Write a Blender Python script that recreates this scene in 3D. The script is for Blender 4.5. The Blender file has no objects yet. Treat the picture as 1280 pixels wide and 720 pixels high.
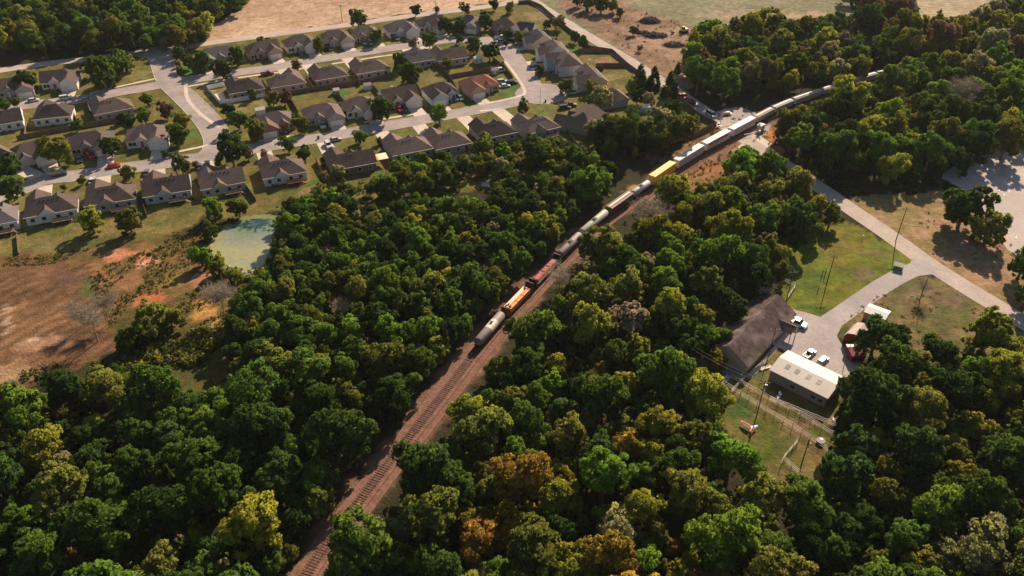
import bpy, math, random
import numpy as np
from mathutils import Vector, Matrix
random.seed(7); RNG = np.random.default_rng(11)
S = bpy.context.scene
COL = S.collection
R = math.radians
# ---------------------------------------------------------------- camera
CAM_H, CAM_T, CAM_F = 130.0, R(36.0), 1000.0
cd = bpy.data.cameras.new('camera'); cam = bpy.data.objects.new('camera', cd); COL.objects.link(cam)
cam.location = (0, 0, CAM_H); cam.rotation_euler = (R(90)-CAM_T, 0, 0)
cd.sensor_width = 36; cd.lens = 36*CAM_F/1280; cd.clip_start = 1; cd.clip_end = 6000
S.camera = cam
# ---------------------------------------------------------------- light
SUN_AZ, SUN_EL = 65.0, 32.0
w = bpy.data.worlds.new('World'); S.world = w; w.use_nodes = True
nt = w.node_tree; bg = nt.nodes['Background']
sky = nt.nodes.new('ShaderNodeTexSky'); sky.sky_type = 'NISHITA'; sky.sun_disc = False
sky.sun_elevation = R(SUN_EL); sky.sun_rotation = R(90-SUN_AZ)
nt.links.new(sky.outputs[0], bg.inputs[0]); bg.inputs[1].default_value = 0.064
sl = bpy.data.lights.new('sun', 'SUN'); sl.energy = 5.0; sl.angle = R(0.53); sl.color = (1, 0.83, 0.64)
so = bpy.data.objects.new('sun', sl); COL.objects.link(so)
sd = Vector((math.cos(R(SUN_EL))*math.cos(R(SUN_AZ)), math.cos(R(SUN_EL))*math.sin(R(SUN_AZ)), math.sin(R(SUN_EL))))
so.rotation_euler = (-sd).to_track_quat('-Z', 'Y').to_euler(); so.location = sd*400
S.view_settings.view_transform = 'Standard'; S.view_settings.look = 'None'
S.view_settings.exposure = 0.64; S.view_settings.gamma = 1.0
# ---------------------------------------------------------------- helpers
CT, ST = math.cos(CAM_T), math.sin(CAM_T)
def G(px, py, z=0.0):
    """the point of the survey map (taken from the photo) at height z"""
    u = (px-640)/CAM_F; v = (360-py)/CAM_F
    s = (CAM_H-z)/(ST-v*CT)
    return Vector((u*s, (CT+v*ST)*s, z))
def PX(x, y, z=0.0):
    d = y*CT-(z-CAM_H)*ST; up = y*ST+(z-CAM_H)*CT
    return 640+CAM_F*x/d, 360-CAM_F*up/d
def inpoly(px, py, poly):
    px = np.asarray(px, float); py = np.asarray(py, float); r = np.zeros(px.shape, bool)
    n = len(poly); j = n-1
    for i in range(n):
        xi, yi = poly[i]; xj, yj = poly[j]
        c = ((yi > py) != (yj > py)) & (px < (xj-xi)*(py-yi)/((yj-yi) or 1e-9)+xi)
        r ^= c; j = i
    return r
_nt = np.random.default_rng(5).random((256, 256))
def vnoise(x, y, s, o=0):
    x = np.asarray(x, float)/s+37.1*o; y = np.asarray(y, float)/s+11.7*o
    xi = np.floor(x).astype(int); yi = np.floor(y).astype(int); fx = x-xi; fy = y-yi
    fx = fx*fx*(3-2*fx); fy = fy*fy*(3-2*fy)
    a = _nt[xi % 256, yi % 256]; b = _nt[(xi+1) % 256, yi % 256]; c = _nt[xi % 256, (yi+1) % 256]; d = _nt[(xi+1) % 256, (yi+1) % 256]
    return (a*(1-fx)+b*fx)*(1-fy)+(c*(1-fx)+d*fx)*fy
def tag(o, label=None, cat=None, group=None, kind=None):
    if label: o['label'] = label
    if cat: o['category'] = cat
    if group: o['group'] = group
    if kind: o['kind'] = kind
    return o
def empty(name, loc, rz=0, label=None, cat=None, group=None):
    o = bpy.data.objects.new(name, None); COL.objects.link(o); o.location = loc; o.rotation_euler = (0, 0, rz); o.empty_display_size = .5
    return tag(o, label, cat, group)
class MB:
    def __init__(s): s.v = []; s.f = []; s.m = []
    def face(s, pts, mi=0):
        n = len(s.v); s.v += [tuple(p) for p in pts]; s.f.append(tuple(range(n, n+len(pts)))); s.m.append(mi)
    def hexa(s, b, t, mi=0):
        """b,t: 4 bottom / 4 top points, counter-clockwise from above"""
        n = len(s.v); s.v += [tuple(p) for p in b]+[tuple(p) for p in t]
        for q in ((3,2,1,0),(4,5,6,7),(0,1,5,4),(1,2,6,5),(2,3,7,6),(3,0,4,7)):
            s.f.append(tuple(n+i for i in q)); s.m.append(mi)
    def box(s, x0, x1, y0, y1, z0, z1, mi=0, taper=0):
        t = taper
        s.hexa([(x0,y0,z0),(x1,y0,z0),(x1,y1,z0),(x0,y1,z0)], [(x0+t,y0+t,z1),(x1-t,y0+t,z1),(x1-t,y1-t,z1),(x0+t,y1-t,z1)], mi)
    def bar(s, a, b, r, mi=0, n=6, r2=None):
        a = Vector(a); b = Vector(b); d = b-a
        if d.length < 1e-6: return
        d.normalize(); u = d.orthogonal().normalized(); w_ = d.cross(u); r2 = r if r2 is None else r2; k = len(s.v)
        for i in range(n):
            an = 2*math.pi*i/n; e = u*math.cos(an)+w_*math.sin(an)
            s.v += [tuple(a+e*r), tuple(b+e*r2)]
        for i in range(n):
            j = (i+1) % n; s.f.append((k+2*i, k+2*j, k+2*j+1, k+2*i+1)); s.m.append(mi)
        s.f.append(tuple(k+2*i for i in reversed(range(n)))); s.m.append(mi)
        s.f.append(tuple(k+2*i+1 for i in range(n))); s.m.append(mi)
    def prism(s, prof, y0, y1, mi=0, axis='x'):
        """profile (a,z) extruded along y (axis='x' means the profile lies in x-z)"""
        n = len(prof); k = len(s.v)
        for yy in (y0, y1):
            for a, z in prof: s.v.append((a, yy, z) if axis == 'x' else (yy, a, z))
        for i in range(n):
            j = (i+1) % n; s.f.append((k+i, k+j, k+n+j, k+n+i)); s.m.append(mi)
        s.f.append(tuple(k+i for i in reversed(range(n)))); s.m.append(mi); s.f.append(tuple(k+n+i for i in range(n))); s.m.append(mi)
    def build(s, name, mats, parent=None, smooth=False):
        me = bpy.data.meshes.new(name); me.from_pydata(s.v, [], s.f)
        if not isinstance(mats, (list, tuple)): mats = [mats]
        for m in mats: me.materials.append(m)
        if len(mats) > 1: me.polygons.foreach_set('material_index', s.m)
        if smooth: me.polygons.foreach_set('use_smooth', [True]*len(s.f))
        me.update()
        import bmesh
        bm = bmesh.new(); bm.from_mesh(me); bmesh.ops.recalc_face_normals(bm, faces=bm.faces); bm.to_mesh(me); bm.free()
        o = bpy.data.objects.new(name, me); COL.objects.link(o)
        if parent: o.parent = parent
        return o
def copy_tree(o, parent=None):
    c = o.copy(); COL.objects.link(c)
    if parent: c.parent = parent
    for ch in list(o.children): copy_tree(ch, c)
    return c
# ---------------------------------------------------------------- materials
def mat(name, col, rough=.8, metal=0, var=.15, scale=1.0, bump=0, bscale=20, spec=.3, dirt=None):
    m = bpy.data.materials.new(name); m.use_nodes = True; n = m.node_tree.nodes; l = m.node_tree.links
    p = n['Principled BSDF']; p.inputs['Roughness'].default_value = rough; p.inputs['Metallic'].default_value = metal
    p.inputs['Specular IOR Level'].default_value = spec
    g = n.new('ShaderNodeNewGeometry')
    a = n.new('ShaderNodeTexNoise'); a.inputs['Scale'].default_value = scale; a.inputs['Detail'].default_value = 6
    l.new(g.outputs['Position'], a.inputs['Vector'])
    mr = n.new('ShaderNodeMapRange'); mr.inputs[1].default_value = .25; mr.inputs[2].default_value = .75
    mr.inputs[3].default_value = 1-var; mr.inputs[4].default_value = 1+var; l.new(a.outputs[0], mr.inputs[0])
    hv = n.new('ShaderNodeHueSaturation'); hv.inputs['Color'].default_value = (*col, 1); l.new(mr.outputs[0], hv.inputs['Value'])
    out = hv.outputs[0]
    if dirt:
        b = n.new('ShaderNodeTexNoise'); b.inputs['Scale'].default_value = scale*.35; b.inputs['Detail'].default_value = 8; l.new(g.outputs['Position'], b.inputs['Vector'])
        r = n.new('ShaderNodeMapRange'); r.inputs[1].default_value = .5; r.inputs[2].default_value = .68; r.inputs[4].default_value = .7; l.new(b.outputs[0], r.inputs[0])
        mx = n.new('ShaderNodeMix'); mx.data_type = 'RGBA'; l.new(r.outputs[0], mx.inputs[0]); l.new(out, mx.inputs[6]); mx.inputs[7].default_value = (*dirt, 1); out = mx.outputs[2]
    l.new(out, p.inputs['Base Color'])
    if bump:
        b = n.new('ShaderNodeTexNoise'); b.inputs['Scale'].default_value = bscale; b.inputs['Detail'].default_value = 4; l.new(g.outputs['Position'], b.inputs['Vector'])
        bp = n.new('ShaderNodeBump'); bp.inputs['Strength'].default_value = bump; bp.inputs['Distance'].default_value = .3; l.new(b.outputs[0], bp.inputs['Height']); l.new(bp.outputs[0], p.inputs['Normal'])
    return m
M = {}
M['asphalt'] = mat('asphalt', (.36,.295,.265), .9, var=.16, scale=.25, dirt=(.24,.20,.18))
M['asphalt_yard'] = mat('yard_asphalt', (.40,.34,.32), .9, var=.14, scale=.2, dirt=(.31,.26,.24))
M['main_road'] = mat('main_road', (.46,.37,.31), .9, var=.12, scale=.2, dirt=(.36,.29,.24))
M['concrete'] = mat('concrete', (.62,.50,.40), .9, var=.1, scale=.4, dirt=(.5,.4,.32))
M['gravel'] = mat('gravel', (.50,.41,.36), .95, var=.14, scale=.12, dirt=(.42,.36,.33), bump=.4, bscale=2)
M['ballast'] = mat('ballast', (.23,.12,.085), .95, var=.35, scale=1.3, bump=.6, bscale=3, dirt=(.15,.09,.065), spec=.05)
M['tie'] = mat('tie_wood', (.135,.075,.056), .9, var=.3, scale=2)
M['rail'] = mat('rail_steel', (.17,.10,.075), .5, .5, var=.1)
M['paintline'] = mat('road_paint', (.7,.6,.3), .8, dirt=(.45,.38,.3))
M['white_metal'] = mat('white_metal', (.72,.66,.56), .45, .0, var=.06)
M['black'] = mat('black_paint', (.02,.02,.02), .5)
M['tyre'] = mat('tyre_rubber', (.02,.02,.02), .9)
M['glass'] = mat('window_glass', (.03,.04,.05), .08, spec=.8, var=.05)
M['pole'] = mat('pole_wood', (.13,.085,.06), .9)
M['steel'] = mat('steel', (.3,.29,.28), .5, .6)
M['wire'] = mat('wire', (.12,.11,.10), .5, .4)
M['fence'] = mat('fence_boards', (.17,.105,.065), .9, var=.35, scale=.8)
M['vinyl'] = mat('white_vinyl', (.78,.76,.74), .5, var=.05)
M['pipe'] = mat('pale_pipe', (.6,.5,.42), .6)
M['branch'] = mat('bark', (.16,.12,.095), .95, var=.3, scale=2)
M['palebark'] = mat('pale_bark', (.36,.28,.20), .95, var=.2, scale=2)
M['char'] = mat('charred_brush', (.06,.04,.045), .95, var=.4, scale=2)
M['soil'] = mat('bare_soil', (.22,.13,.09), .95, var=.3)
M['trim'] = mat('white_trim', (.72,.66,.58), .6)
M['deckwood'] = mat('deck_wood', (.26,.17,.11), .85, var=.25, scale=2)
M['red_deck'] = mat('red_deck', (.30,.09,.05), .8)
def wear(m, crack=.93):
    n = m.node_tree.nodes; l = m.node_tree.links; p = n['Principled BSDF']; p.inputs['Specular IOR Level'].default_value = .1
    src = p.inputs['Base Color'].links[0].from_socket; g = n.new('ShaderNodeNewGeometry')
    v = n.new('ShaderNodeTexVoronoi'); v.feature = 'DISTANCE_TO_EDGE'; v.inputs['Scale'].default_value = .16; l.new(g.outputs['Position'], v.inputs['Vector'])
    r = n.new('ShaderNodeMapRange'); r.inputs[1].default_value = .0; r.inputs[2].default_value = .03; r.inputs[3].default_value = crack; r.inputs[4].default_value = 1; l.new(v.outputs['Distance'], r.inputs[0])
    a = n.new('ShaderNodeTexNoise'); a.inputs['Scale'].default_value = 1.1; a.inputs['Detail'].default_value = 8; a.inputs['Roughness'].default_value = .7; l.new(g.outputs['Position'], a.inputs['Vector'])
    q = n.new('ShaderNodeMapRange'); q.inputs[1].default_value = .3; q.inputs[2].default_value = .7; q.inputs[3].default_value = .84; q.inputs[4].default_value = 1.14; l.new(a.outputs[0], q.inputs[0])
    mu = n.new('ShaderNodeMath'); mu.operation = 'MULTIPLY'; l.new(r.outputs[0], mu.inputs[0]); l.new(q.outputs[0], mu.inputs[1])
    hv = n.new('ShaderNodeHueSaturation'); l.new(src, hv.inputs['Color']); l.new(mu.outputs[0], hv.inputs['Value']); l.new(hv.outputs[0], p.inputs['Base Color'])
for k_ in ('asphalt', 'asphalt_yard', 'main_road', 'concrete'): wear(M[k_])
wear(M['gravel'], 1.0)
def shingle(name, col):
    m = mat(name, col, 1.0, var=.16, scale=.5, bump=.0, spec=.02)
    n = m.node_tree.nodes; l = m.node_tree.links; p = n['Principled BSDF']
    tc = n.new('ShaderNodeTexCoord'); br = n.new('ShaderNodeTexNoise'); mp = n.new('ShaderNodeMapping')
    mp.inputs['Scale'].default_value = (3, 3, 14); l.new(tc.outputs['Object'], mp.inputs[0]); l.new(mp.outputs[0], br.inputs[0]); br.inputs['Scale'].default_value = 1.2; br.inputs['Detail'].default_value = 3
    oi = n.new('ShaderNodeObjectInfo'); mr = n.new('ShaderNodeMapRange'); l.new(br.outputs[0], mr.inputs[0]); mr.inputs[1].default_value=.3; mr.inputs[2].default_value=.7; mr.inputs[3].default_value=.8; mr.inputs[4].default_value=1.2
    m2 = n.new('ShaderNodeMapRange'); l.new(oi.outputs['Random'], m2.inputs[0]); m2.inputs[3].default_value=.7; m2.inputs[4].default_value=1.25
    mu = n.new('ShaderNodeMath'); mu.operation = 'MULTIPLY'; l.new(mr.outputs[0], mu.inputs[0]); l.new(m2.outputs[0], mu.inputs[1])
    src = p.inputs['Base Color'].links[0].from_socket
    hv = n.new('ShaderNodeHueSaturation'); l.new(src, hv.inputs['Color']); l.new(mu.outputs[0], hv.inputs['Value']); l.new(hv.outputs[0], p.inputs['Base Color'])
    return m
ROOF = {'brown': shingle('shingle_brown', (.155,.112,.095)), 'grey': shingle('shingle_grey', (.145,.122,.115)), 'red': shingle('shingle_red', (.26,.115,.075)), 'dark': shingle('shingle_dark', (.115,.088,.078))}
WALL = {k: mat('siding_'+k, c, .8, var=.07, scale=.8) for k, c in dict(beige=(.52,.42,.32), white=(.66,.62,.57), grey=(.36,.33,.30), blue=(.42,.46,.50), tan=(.42,.31,.21), green=(.30,.32,.24), brick=(.27,.16,.11)).items()}
def paint(name, col, rough=.3): return mat(name, col, rough, spec=.6, var=.04)
CAR = {k: paint('car_paint_'+k, c) for k, c in dict(white=(.60,.59,.57), silver=(.45,.45,.45), black=(.02,.02,.025), red=(.55,.02,.015), darkred=(.2,.02,.02), grey=(.14,.14,.15), green=(.03,.06,.05), blue=(.05,.08,.16), tan=(.4,.32,.25)).items()}
def leafmat(name, col, var=.3, hue2=None):
    m = bpy.data.materials.new(name); m.use_nodes = True; n = m.node_tree.nodes; l = m.node_tree.links
    for x in list(n): n.remove(x)
    out = n.new('ShaderNodeOutputMaterial'); oi = n.new('ShaderNodeObjectInfo'); tc = n.new('ShaderNodeTexCoord')
    at = n.new('ShaderNodeAttribute'); at.attribute_name = 'leafv'
    no = n.new('ShaderNodeTexNoise'); no.inputs['Scale'].default_value = 2.0; no.inputs['Detail'].default_value = 2; no.noise_dimensions = '4D'
    l.new(tc.outputs['Object'], no.inputs['Vector']); mw = n.new('ShaderNodeMath'); mw.operation='MULTIPLY'; mw.inputs[1].default_value = 50; l.new(oi.outputs['Random'], mw.inputs[0]); l.new(mw.outputs[0], no.inputs['W'])
    r1 = n.new('ShaderNodeMapRange'); r1.inputs[1].default_value=.42; r1.inputs[2].default_value=.68; l.new(no.outputs[0], r1.inputs[0])
    mx = n.new('ShaderNodeMix'); mx.data_type='RGBA'; l.new(r1.outputs[0], mx.inputs[0]); mx.inputs[6].default_value=(*col,1)
    h2 = hue2 or (min(1,col[0]*1.3+.008), col[1]*1.25+.008, col[2]*.85)
    mx.inputs[7].default_value = (*h2, 1)
    hs = n.new('ShaderNodeHueSaturation'); l.new(mx.outputs[2], hs.inputs['Color'])
    rh = n.new('ShaderNodeMapRange'); rh.inputs[3].default_value=.484; rh.inputs[4].default_value=.516; l.new(oi.outputs['Random'], rh.inputs[0]); l.new(rh.outputs[0], hs.inputs['Hue'])
    rv = n.new('ShaderNodeMath'); rv.operation='MULTIPLY'; rv.inputs[1].default_value=7.13; l.new(oi.outputs['Random'], rv.inputs[0]); fr = n.new('ShaderNodeMath'); fr.operation='FRACT'; l.new(rv.outputs[0], fr.inputs[0])
    rr = n.new('ShaderNodeMapRange'); rr.inputs[3].default_value=1-var; rr.inputs[4].default_value=1+var; l.new(fr.outputs[0], rr.inputs[0])
    lv = n.new('ShaderNodeMapRange'); lv.inputs[3].default_value=.6; lv.inputs[4].default_value=1.4; l.new(at.outputs['Fac'], lv.inputs[0])
    mm = n.new('ShaderNodeMath'); mm.operation='MULTIPLY'; l.new(rr.outputs[0], mm.inputs[0]); l.new(lv.outputs[0], mm.inputs[1]); l.new(mm.outputs[0], hs.inputs['Value'])
    df = n.new('ShaderNodeBsdfDiffuse'); tr = n.new('ShaderNodeBsdfTranslucent'); l.new(hs.outputs[0], df.inputs[0]); l.new(hs.outputs[0], tr.inputs[0])
    ms = n.new('ShaderNodeMixShader'); ms.inputs[0].default_value=.5; l.new(df.outputs[0], ms.inputs[1]); l.new(tr.outputs[0], ms.inputs[2]); l.new(ms.outputs[0], out.inputs[0])
    return m
LEAFCOL = [('dark green', (.066,.113,.027)), ('mid green', (.112,.178,.031)), ('bright green', (.165,.260,.032)), ('olive green', (.190,.203,.042)),
           ('yellow-green', (.285,.285,.040)), ('golden orange', (.38,.250,.046)), ('grey-brown', (.38,.31,.20)), ('pale olive', (.32,.30,.14)), ('rusty brown', (.24,.14,.072)), ('dark conifer', (.042,.078,.026))]
LEAF = [leafmat('foliage_'+n.replace(' ', '_').replace('-', '_'), c) for n, c in LEAFCOL]
# ---------------------------------------------------------------- ground sheet
def axis(a, b, step, far):
    l = list(np.arange(a, b+1e-6, step)); e = step; x = b
    while x < far: e *= 1.5; x += e; l.append(x)
    e = step; x = a; pre = []
    while x > -far: e *= 1.5; x -= e; pre.append(x)
    return np.array(pre[::-1]+l)
RAILPX = [(365,745,.6),(377,720,.6),(390,699,.6),(437,643,.6),(473,592,.6),(507,551,.6),(537,512,.6),(562,482,.6),(578,461,.6),(597,428,2.4),(621,400,2.4),(646,375,2.6),(682,338,2.3),(705,313,2.8),(720,298,2.8),(735,283,2.8),(757,264,3.2),(776,249,4.4),(796,236,3.4),(813,221,5.5),(843,200,5.3),(880,178,5.2),(912,161,5.2),(943,145,5.2),(966,133,4.6),(992,123,4.4),(1032,110,4.4),(1056,102,4.4),(1095,91,4.4),(1115,86,4.4),(1180,72,4.4),(1290,52,4.4),(1420,32,4.4)]
RAILPX = [(a_, b_, c_ if c_ < 1 else c_*.79) for a_, b_, c_ in RAILPX]
def catmull(P, n=8):
    out = []
    for i in range(len(P)-1):
        p0 = P[max(i-1,0)]; p1 = P[i]; p2 = P[i+1]; p3 = P[min(i+2,len(P)-1)]
        for k in range(n):
            t = k/n; out.append(.5*((2*p1)+(p2-p0)*t+(2*p0-5*p1+4*p2-p3)*t*t+(3*p1-p0-3*p2+p3)*t**3))
    out.append(P[-1]); return out
def smooth_line(P, it):
    for _ in range(it): P = [P[0]]+[(P[i-1]+2*P[i]+P[i+1])/4 for i in range(1, len(P)-1)]+[P[-1]]
    return P
def resample(P, step):
    out = [P[0]]; acc = 0
    for a, b in zip(P, P[1:]):
        L = (b-a).length
        while acc+L >= step:
            t = (step-acc)/L; a = a.lerp(b, t); out.append(a); L = (b-a).length; acc = 0
        acc += L
    return out
def flat(p): return Vector((p.x, p.y, 0))
RAIL = smooth_line(resample(catmull([flat(G(*q)) for q in RAILPX]), 2.0), 30)
RAIL = resample(RAIL, 1.0)
def ribbon_pts(P, w0, w1, z):
    L = []; Rr = []
    for i, p in enumerate(P):
        d = (P[min(i+1,len(P)-1)]-P[max(i-1,0)]).normalized(); n = Vector((-d.y, d.x, 0))
        L.append(p+n*w0+Vector((0,0,z))); Rr.append(p-n*w1+Vector((0,0,z)))
    return L, Rr
RAILNP = np.array([(p.x, p.y) for p in RAIL[::3]])
# painted zones of the ground (pixel outlines of the photo's survey, laid on the z=0 plane)
Z_TAN = [(255,56),(262,46),(258,38),(300,12),(350,-30),(662,-30),(655,0),(600,8),(520,16),(435,28),(320,44),(255,55)]
Z_F2 = [(668,0),(680,-30),(1060,-30),(1085,15),(1040,30),(960,30),(900,40),(878,60),(868,95),(850,115),(700,20)]
Z_CLEAR = [(695,0),(720,-30),(770,-30),(790,10),(850,28),(885,45),(880,80),(860,120),(830,97),(760,50),(700,12)]
Z_F3 = [(1095,-30),(1300,-30),(1290,-5),(1180,26),(1130,22)]
Z_SUB = [(-60,84),(60,82),(220,60),(435,31),(610,5),(650,-2),(672,5),(820,100),(895,152),(850,170),(815,185),(760,190),(725,215),(700,240),(600,240),(520,235),(480,268),(350,262),(300,275),(255,268),(230,292),(60,322),(-60,330)]
Z_FIELD = [(-60,326),(60,318),(84,326),(104,336),(128,395),(152,432),(100,456),(0,505),(-60,510)]
Z_SCRUB = [(62,322),(230,288),(262,296),(266,330),(335,342),(345,370),(300,400),(300,450),(262,520),(180,505),(145,430),(105,335)]
Z_SITE = [(985,300),(1056,272),(1158,330),(1140,345),(1045,405),(985,398),(960,330)]
Z_CORRAL = [(862,440),(930,452),(975,440),(1060,480),(1038,560),(1035,610),(955,620),(935,570),(905,520),(880,480)]
Z_EAST = [(1045,405),(1140,342),(1180,345),(1300,425),(1300,450),(1210,450),(1150,440),(1060,450)]
Z_RIGHT = [(1060,250),(1150,240),(1215,240),(1240,300),(1300,300),(1300,410),(1240,375),(1105,288)]
Z_ORA = [(760,262),(800,232),(868,168),(895,150),(925,150),(975,160),(980,190),(945,200),(880,245),(830,250)]
gx = axis(-330, 330, 1.3, 2600); gy = axis(76, 520, 1.3, 2600)
X, Y = np.meshgrid(gx, gy); xf = X.ravel(); yf = Y.ravel()
jx = xf+(vnoise(xf, yf, 5)-.5)*4+(vnoise(xf, yf, 1.9)-.5)*2; jy = yf+(vnoise(xf, yf, 5, 3)-.5)*4+(vnoise(xf, yf, 1.9, 3)-.5)*2
front = yf > 40
den = np.where(front, yf*CT+CAM_H*ST, 1e3)
def proj(x, y): d = np.maximum(y*CT+CAM_H*ST, 20); return 640+CAM_F*x/d, 360-CAM_F*(y*ST-CAM_H*CT)/d
ppx, ppy = proj(jx, jy); qx, qy = proj(xf, yf)
colr = np.zeros((len(xf), 3)); colr[:] = (.040, .036, .018)
big = vnoise(xf, yf, 60, 8)
def zone(poly, c, c2, s=9, o=1, hard=False):
    m = inpoly(qx if hard else ppx, qy if hard else ppy, poly) & front
    t = np.clip((vnoise(xf, yf, s, o)*.6+vnoise(xf, yf, s/3.1, o+1)*.4-.3)/.4, 0, 1)[:, None]
    colr[m] = (np.array(c)*(1-t)+np.array(c2)*t)[m]
    return m
def blob(px, py, rx, ry, c, k=1.0):
    d = ((ppx-px)/rx)**2+((ppy-py)/ry)**2+(vnoise(xf, yf, 3, 6)-.5)*1.0+(vnoise(xf, yf, 1.5, 7)-.5)*1.3
    a = (np.clip((1.1-d)*2.2, 0, 1)*k)[:, None]
    colr[:] = colr*(1-a)+np.array(c)*a
# outer land, fields to the horizon
far = (yf > 470) | (np.abs(xf) > 420)
t = (vnoise(xf, yf, 160, 2) > .5)[:, None]
colr[far] = np.where(t, (.30,.21,.12), (.08,.08,.03))[far]
mt = zone(Z_TAN, (.40,.26,.165), (.47,.315,.21), 14)
m2 = zone(Z_F2, (.205,.19,.110), (.255,.225,.135), 10)
st = (np.sin((xf*.55+yf*.83)*1.1+vnoise(xf, yf, 9)*3)*.5+.5)[:, None]; colr[m2] = (colr*(1-.14*st))[m2]
zone(Z_CLEAR, (.30,.19,.125), (.20,.125,.075), 7)
m3 = zone(Z_F3, (.40,.31,.20), (.46,.36,.24), 10); st = (np.sin((xf*.35+yf)*1.4)*.5+.5)[:, None]; colr[m3] = (colr*(1-.25*st))[m3]
blob(935,20,60,8,(.38,.27,.18),.6); blob(1010,20,45,5,(.42,.28,.18),.7)
zone(Z_SUB, (.175,.132,.042), (.110,.108,.030), 8)
mf = zone(Z_FIELD, (.185,.098,.048), (.112,.060,.031), 6)
st = (np.sin((xf*.8-yf*.6)*1.7+vnoise(xf, yf, 6)*4)*.5+.5)[:, None]; colr[mf] = (colr*(.85+.4*st))[mf]
zone(Z_SCRUB, (.185,.100,.042), (.080,.066,.022), 3.2, 4)
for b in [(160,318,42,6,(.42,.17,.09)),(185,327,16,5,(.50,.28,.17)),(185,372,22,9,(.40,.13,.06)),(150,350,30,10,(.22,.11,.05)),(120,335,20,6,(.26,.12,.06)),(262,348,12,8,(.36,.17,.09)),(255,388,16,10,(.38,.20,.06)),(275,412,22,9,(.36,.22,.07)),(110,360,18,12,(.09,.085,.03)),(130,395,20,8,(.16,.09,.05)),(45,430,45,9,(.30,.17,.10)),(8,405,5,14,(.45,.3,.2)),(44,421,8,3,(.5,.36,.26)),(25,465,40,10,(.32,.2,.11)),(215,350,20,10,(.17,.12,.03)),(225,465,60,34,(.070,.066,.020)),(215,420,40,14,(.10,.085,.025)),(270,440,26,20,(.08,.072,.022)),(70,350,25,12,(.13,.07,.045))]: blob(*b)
zone(Z_ORA, (.20,.10,.055), (.27,.135,.055), 6)
for b in [(960,170,10,7,(.48,.20,.05)),(905,215,28,10,(.27,.12,.055)),(825,195,20,12,(.22,.13,.09)),(870,172,20,7,(.16,.09,.05)),(790,235,14,8,(.3,.18,.06)),(930,190,12,8,(.3,.2,.13)),(890,245,18,7,(.22,.15,.05))]: blob(*b)
zone(Z_SITE, (.125,.150,.024), (.185,.155,.030), 9, 5)
for b in [(1078,345,15,9,(.17,.13,.065)),(1025,388,22,9,(.06,.11,.028)),(1045,310,18,8,(.20,.15,.045)),(1095,318,25,5,(.19,.15,.06)),(1010,350,12,16,(.09,.12,.03))]: blob(*b, .8)
zone(Z_CORRAL, (.105,.115,.024), (.185,.135,.05), 6, 3)
for b in [(930,510,18,10,(.05,.09,.026)),(1005,530,30,5,(.25,.16,.09)),(965,590,14,18,(.18,.14,.05)),(990,555,20,14,(.10,.10,.03)),(945,470,12,8,(.10,.11,.035)),(920,462,12,3,(.3,.22,.14)),(1040,520,14,6,(.3,.19,.12))]: blob(*b, .8)
zone(Z_EAST, (.11,.105,.035), (.19,.135,.06), 7, 2)
for b in [(1107,388,18,7,(.10,.13,.035)),(1150,365,14,6,(.24,.16,.10)),(1200,375,26,8,(.17,.11,.07)),(1150,425,30,10,(.20,.13,.07)),(1062,415,10,7,(.11,.13,.035))]: blob(*b, .8)
zone(Z_RIGHT, (.215,.155,.062), (.30,.185,.11), 7, 2)
for b in [(1240,345,24,18,(.33,.19,.115)),(1130,280,20,8,(.24,.18,.07)),(1260,375,20,12,(.24,.15,.08))]: blob(*b, .8)
# greener lawns
for b in [(233,88,20,6,(.05,.14,.028)),(340,72,18,5,(.10,.13,.035)),(380,68,10,4,(.12,.13,.04)),(660,64,12,5,(.09,.15,.03)),(645,117,24,10,(.075,.15,.03)),(600,128,30,6,(.10,.12,.035)),(725,62,18,6,(.05,.13,.03)),(507,165,16,4,(.10,.14,.035)),(430,118,12,4,(.08,.15,.035)),(245,163,10,14,(.09,.13,.035)),(205,185,18,5,(.08,.12,.035)),(300,255,10,9,(.07,.14,.03)),(395,228,14,5,(.07,.13,.03)),(440,98,30,6,(.13,.14,.04)),(365,118,20,6,(.15,.15,.05)),(520,133,24,7,(.09,.115,.03)),(680,140,14,10,(.13,.14,.04)),(705,176,10,12,(.12,.14,.04)),(655,222,28,8,(.14,.14,.03)),(575,230,22,8,(.17,.15,.035)),(610,218,14,10,(.16,.16,.03)),(425,147,18,6,(.13,.14,.04)),(490,135,20,8,(.10,.11,.035)),(760,97,18,5,(.22,.17,.07)),(760,76,22,5,(.27,.15,.085)),(675,20,18,6,(.26,.19,.09)),(20,163,18,4,(.12,.13,.04)),(170,92,22,9,(.20,.17,.06)),(175,110,20,3,(.12,.14,.04)),(455,250,12,6,(.12,.12,.035)),(470,215,18,6,(.09,.12,.03)),(165,285,26,8,(.20,.15,.055)),(60,305,30,6,(.16,.13,.05)),(590,105,22,5,(.2,.16,.06)),(640,95,14,4,(.16,.16,.05)),(385,245,14,10,(.24,.17,.07)),(600,190,26,4,(.2,.12,.05)),(690,215,12,5,(.25,.17,.05)),(300,130,14,10,(.26,.18,.075)),(255,115,14,10,(.26,.18,.075)),(330,128,24,6,(.19,.16,.06))]: blob(*b, .85)
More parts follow.
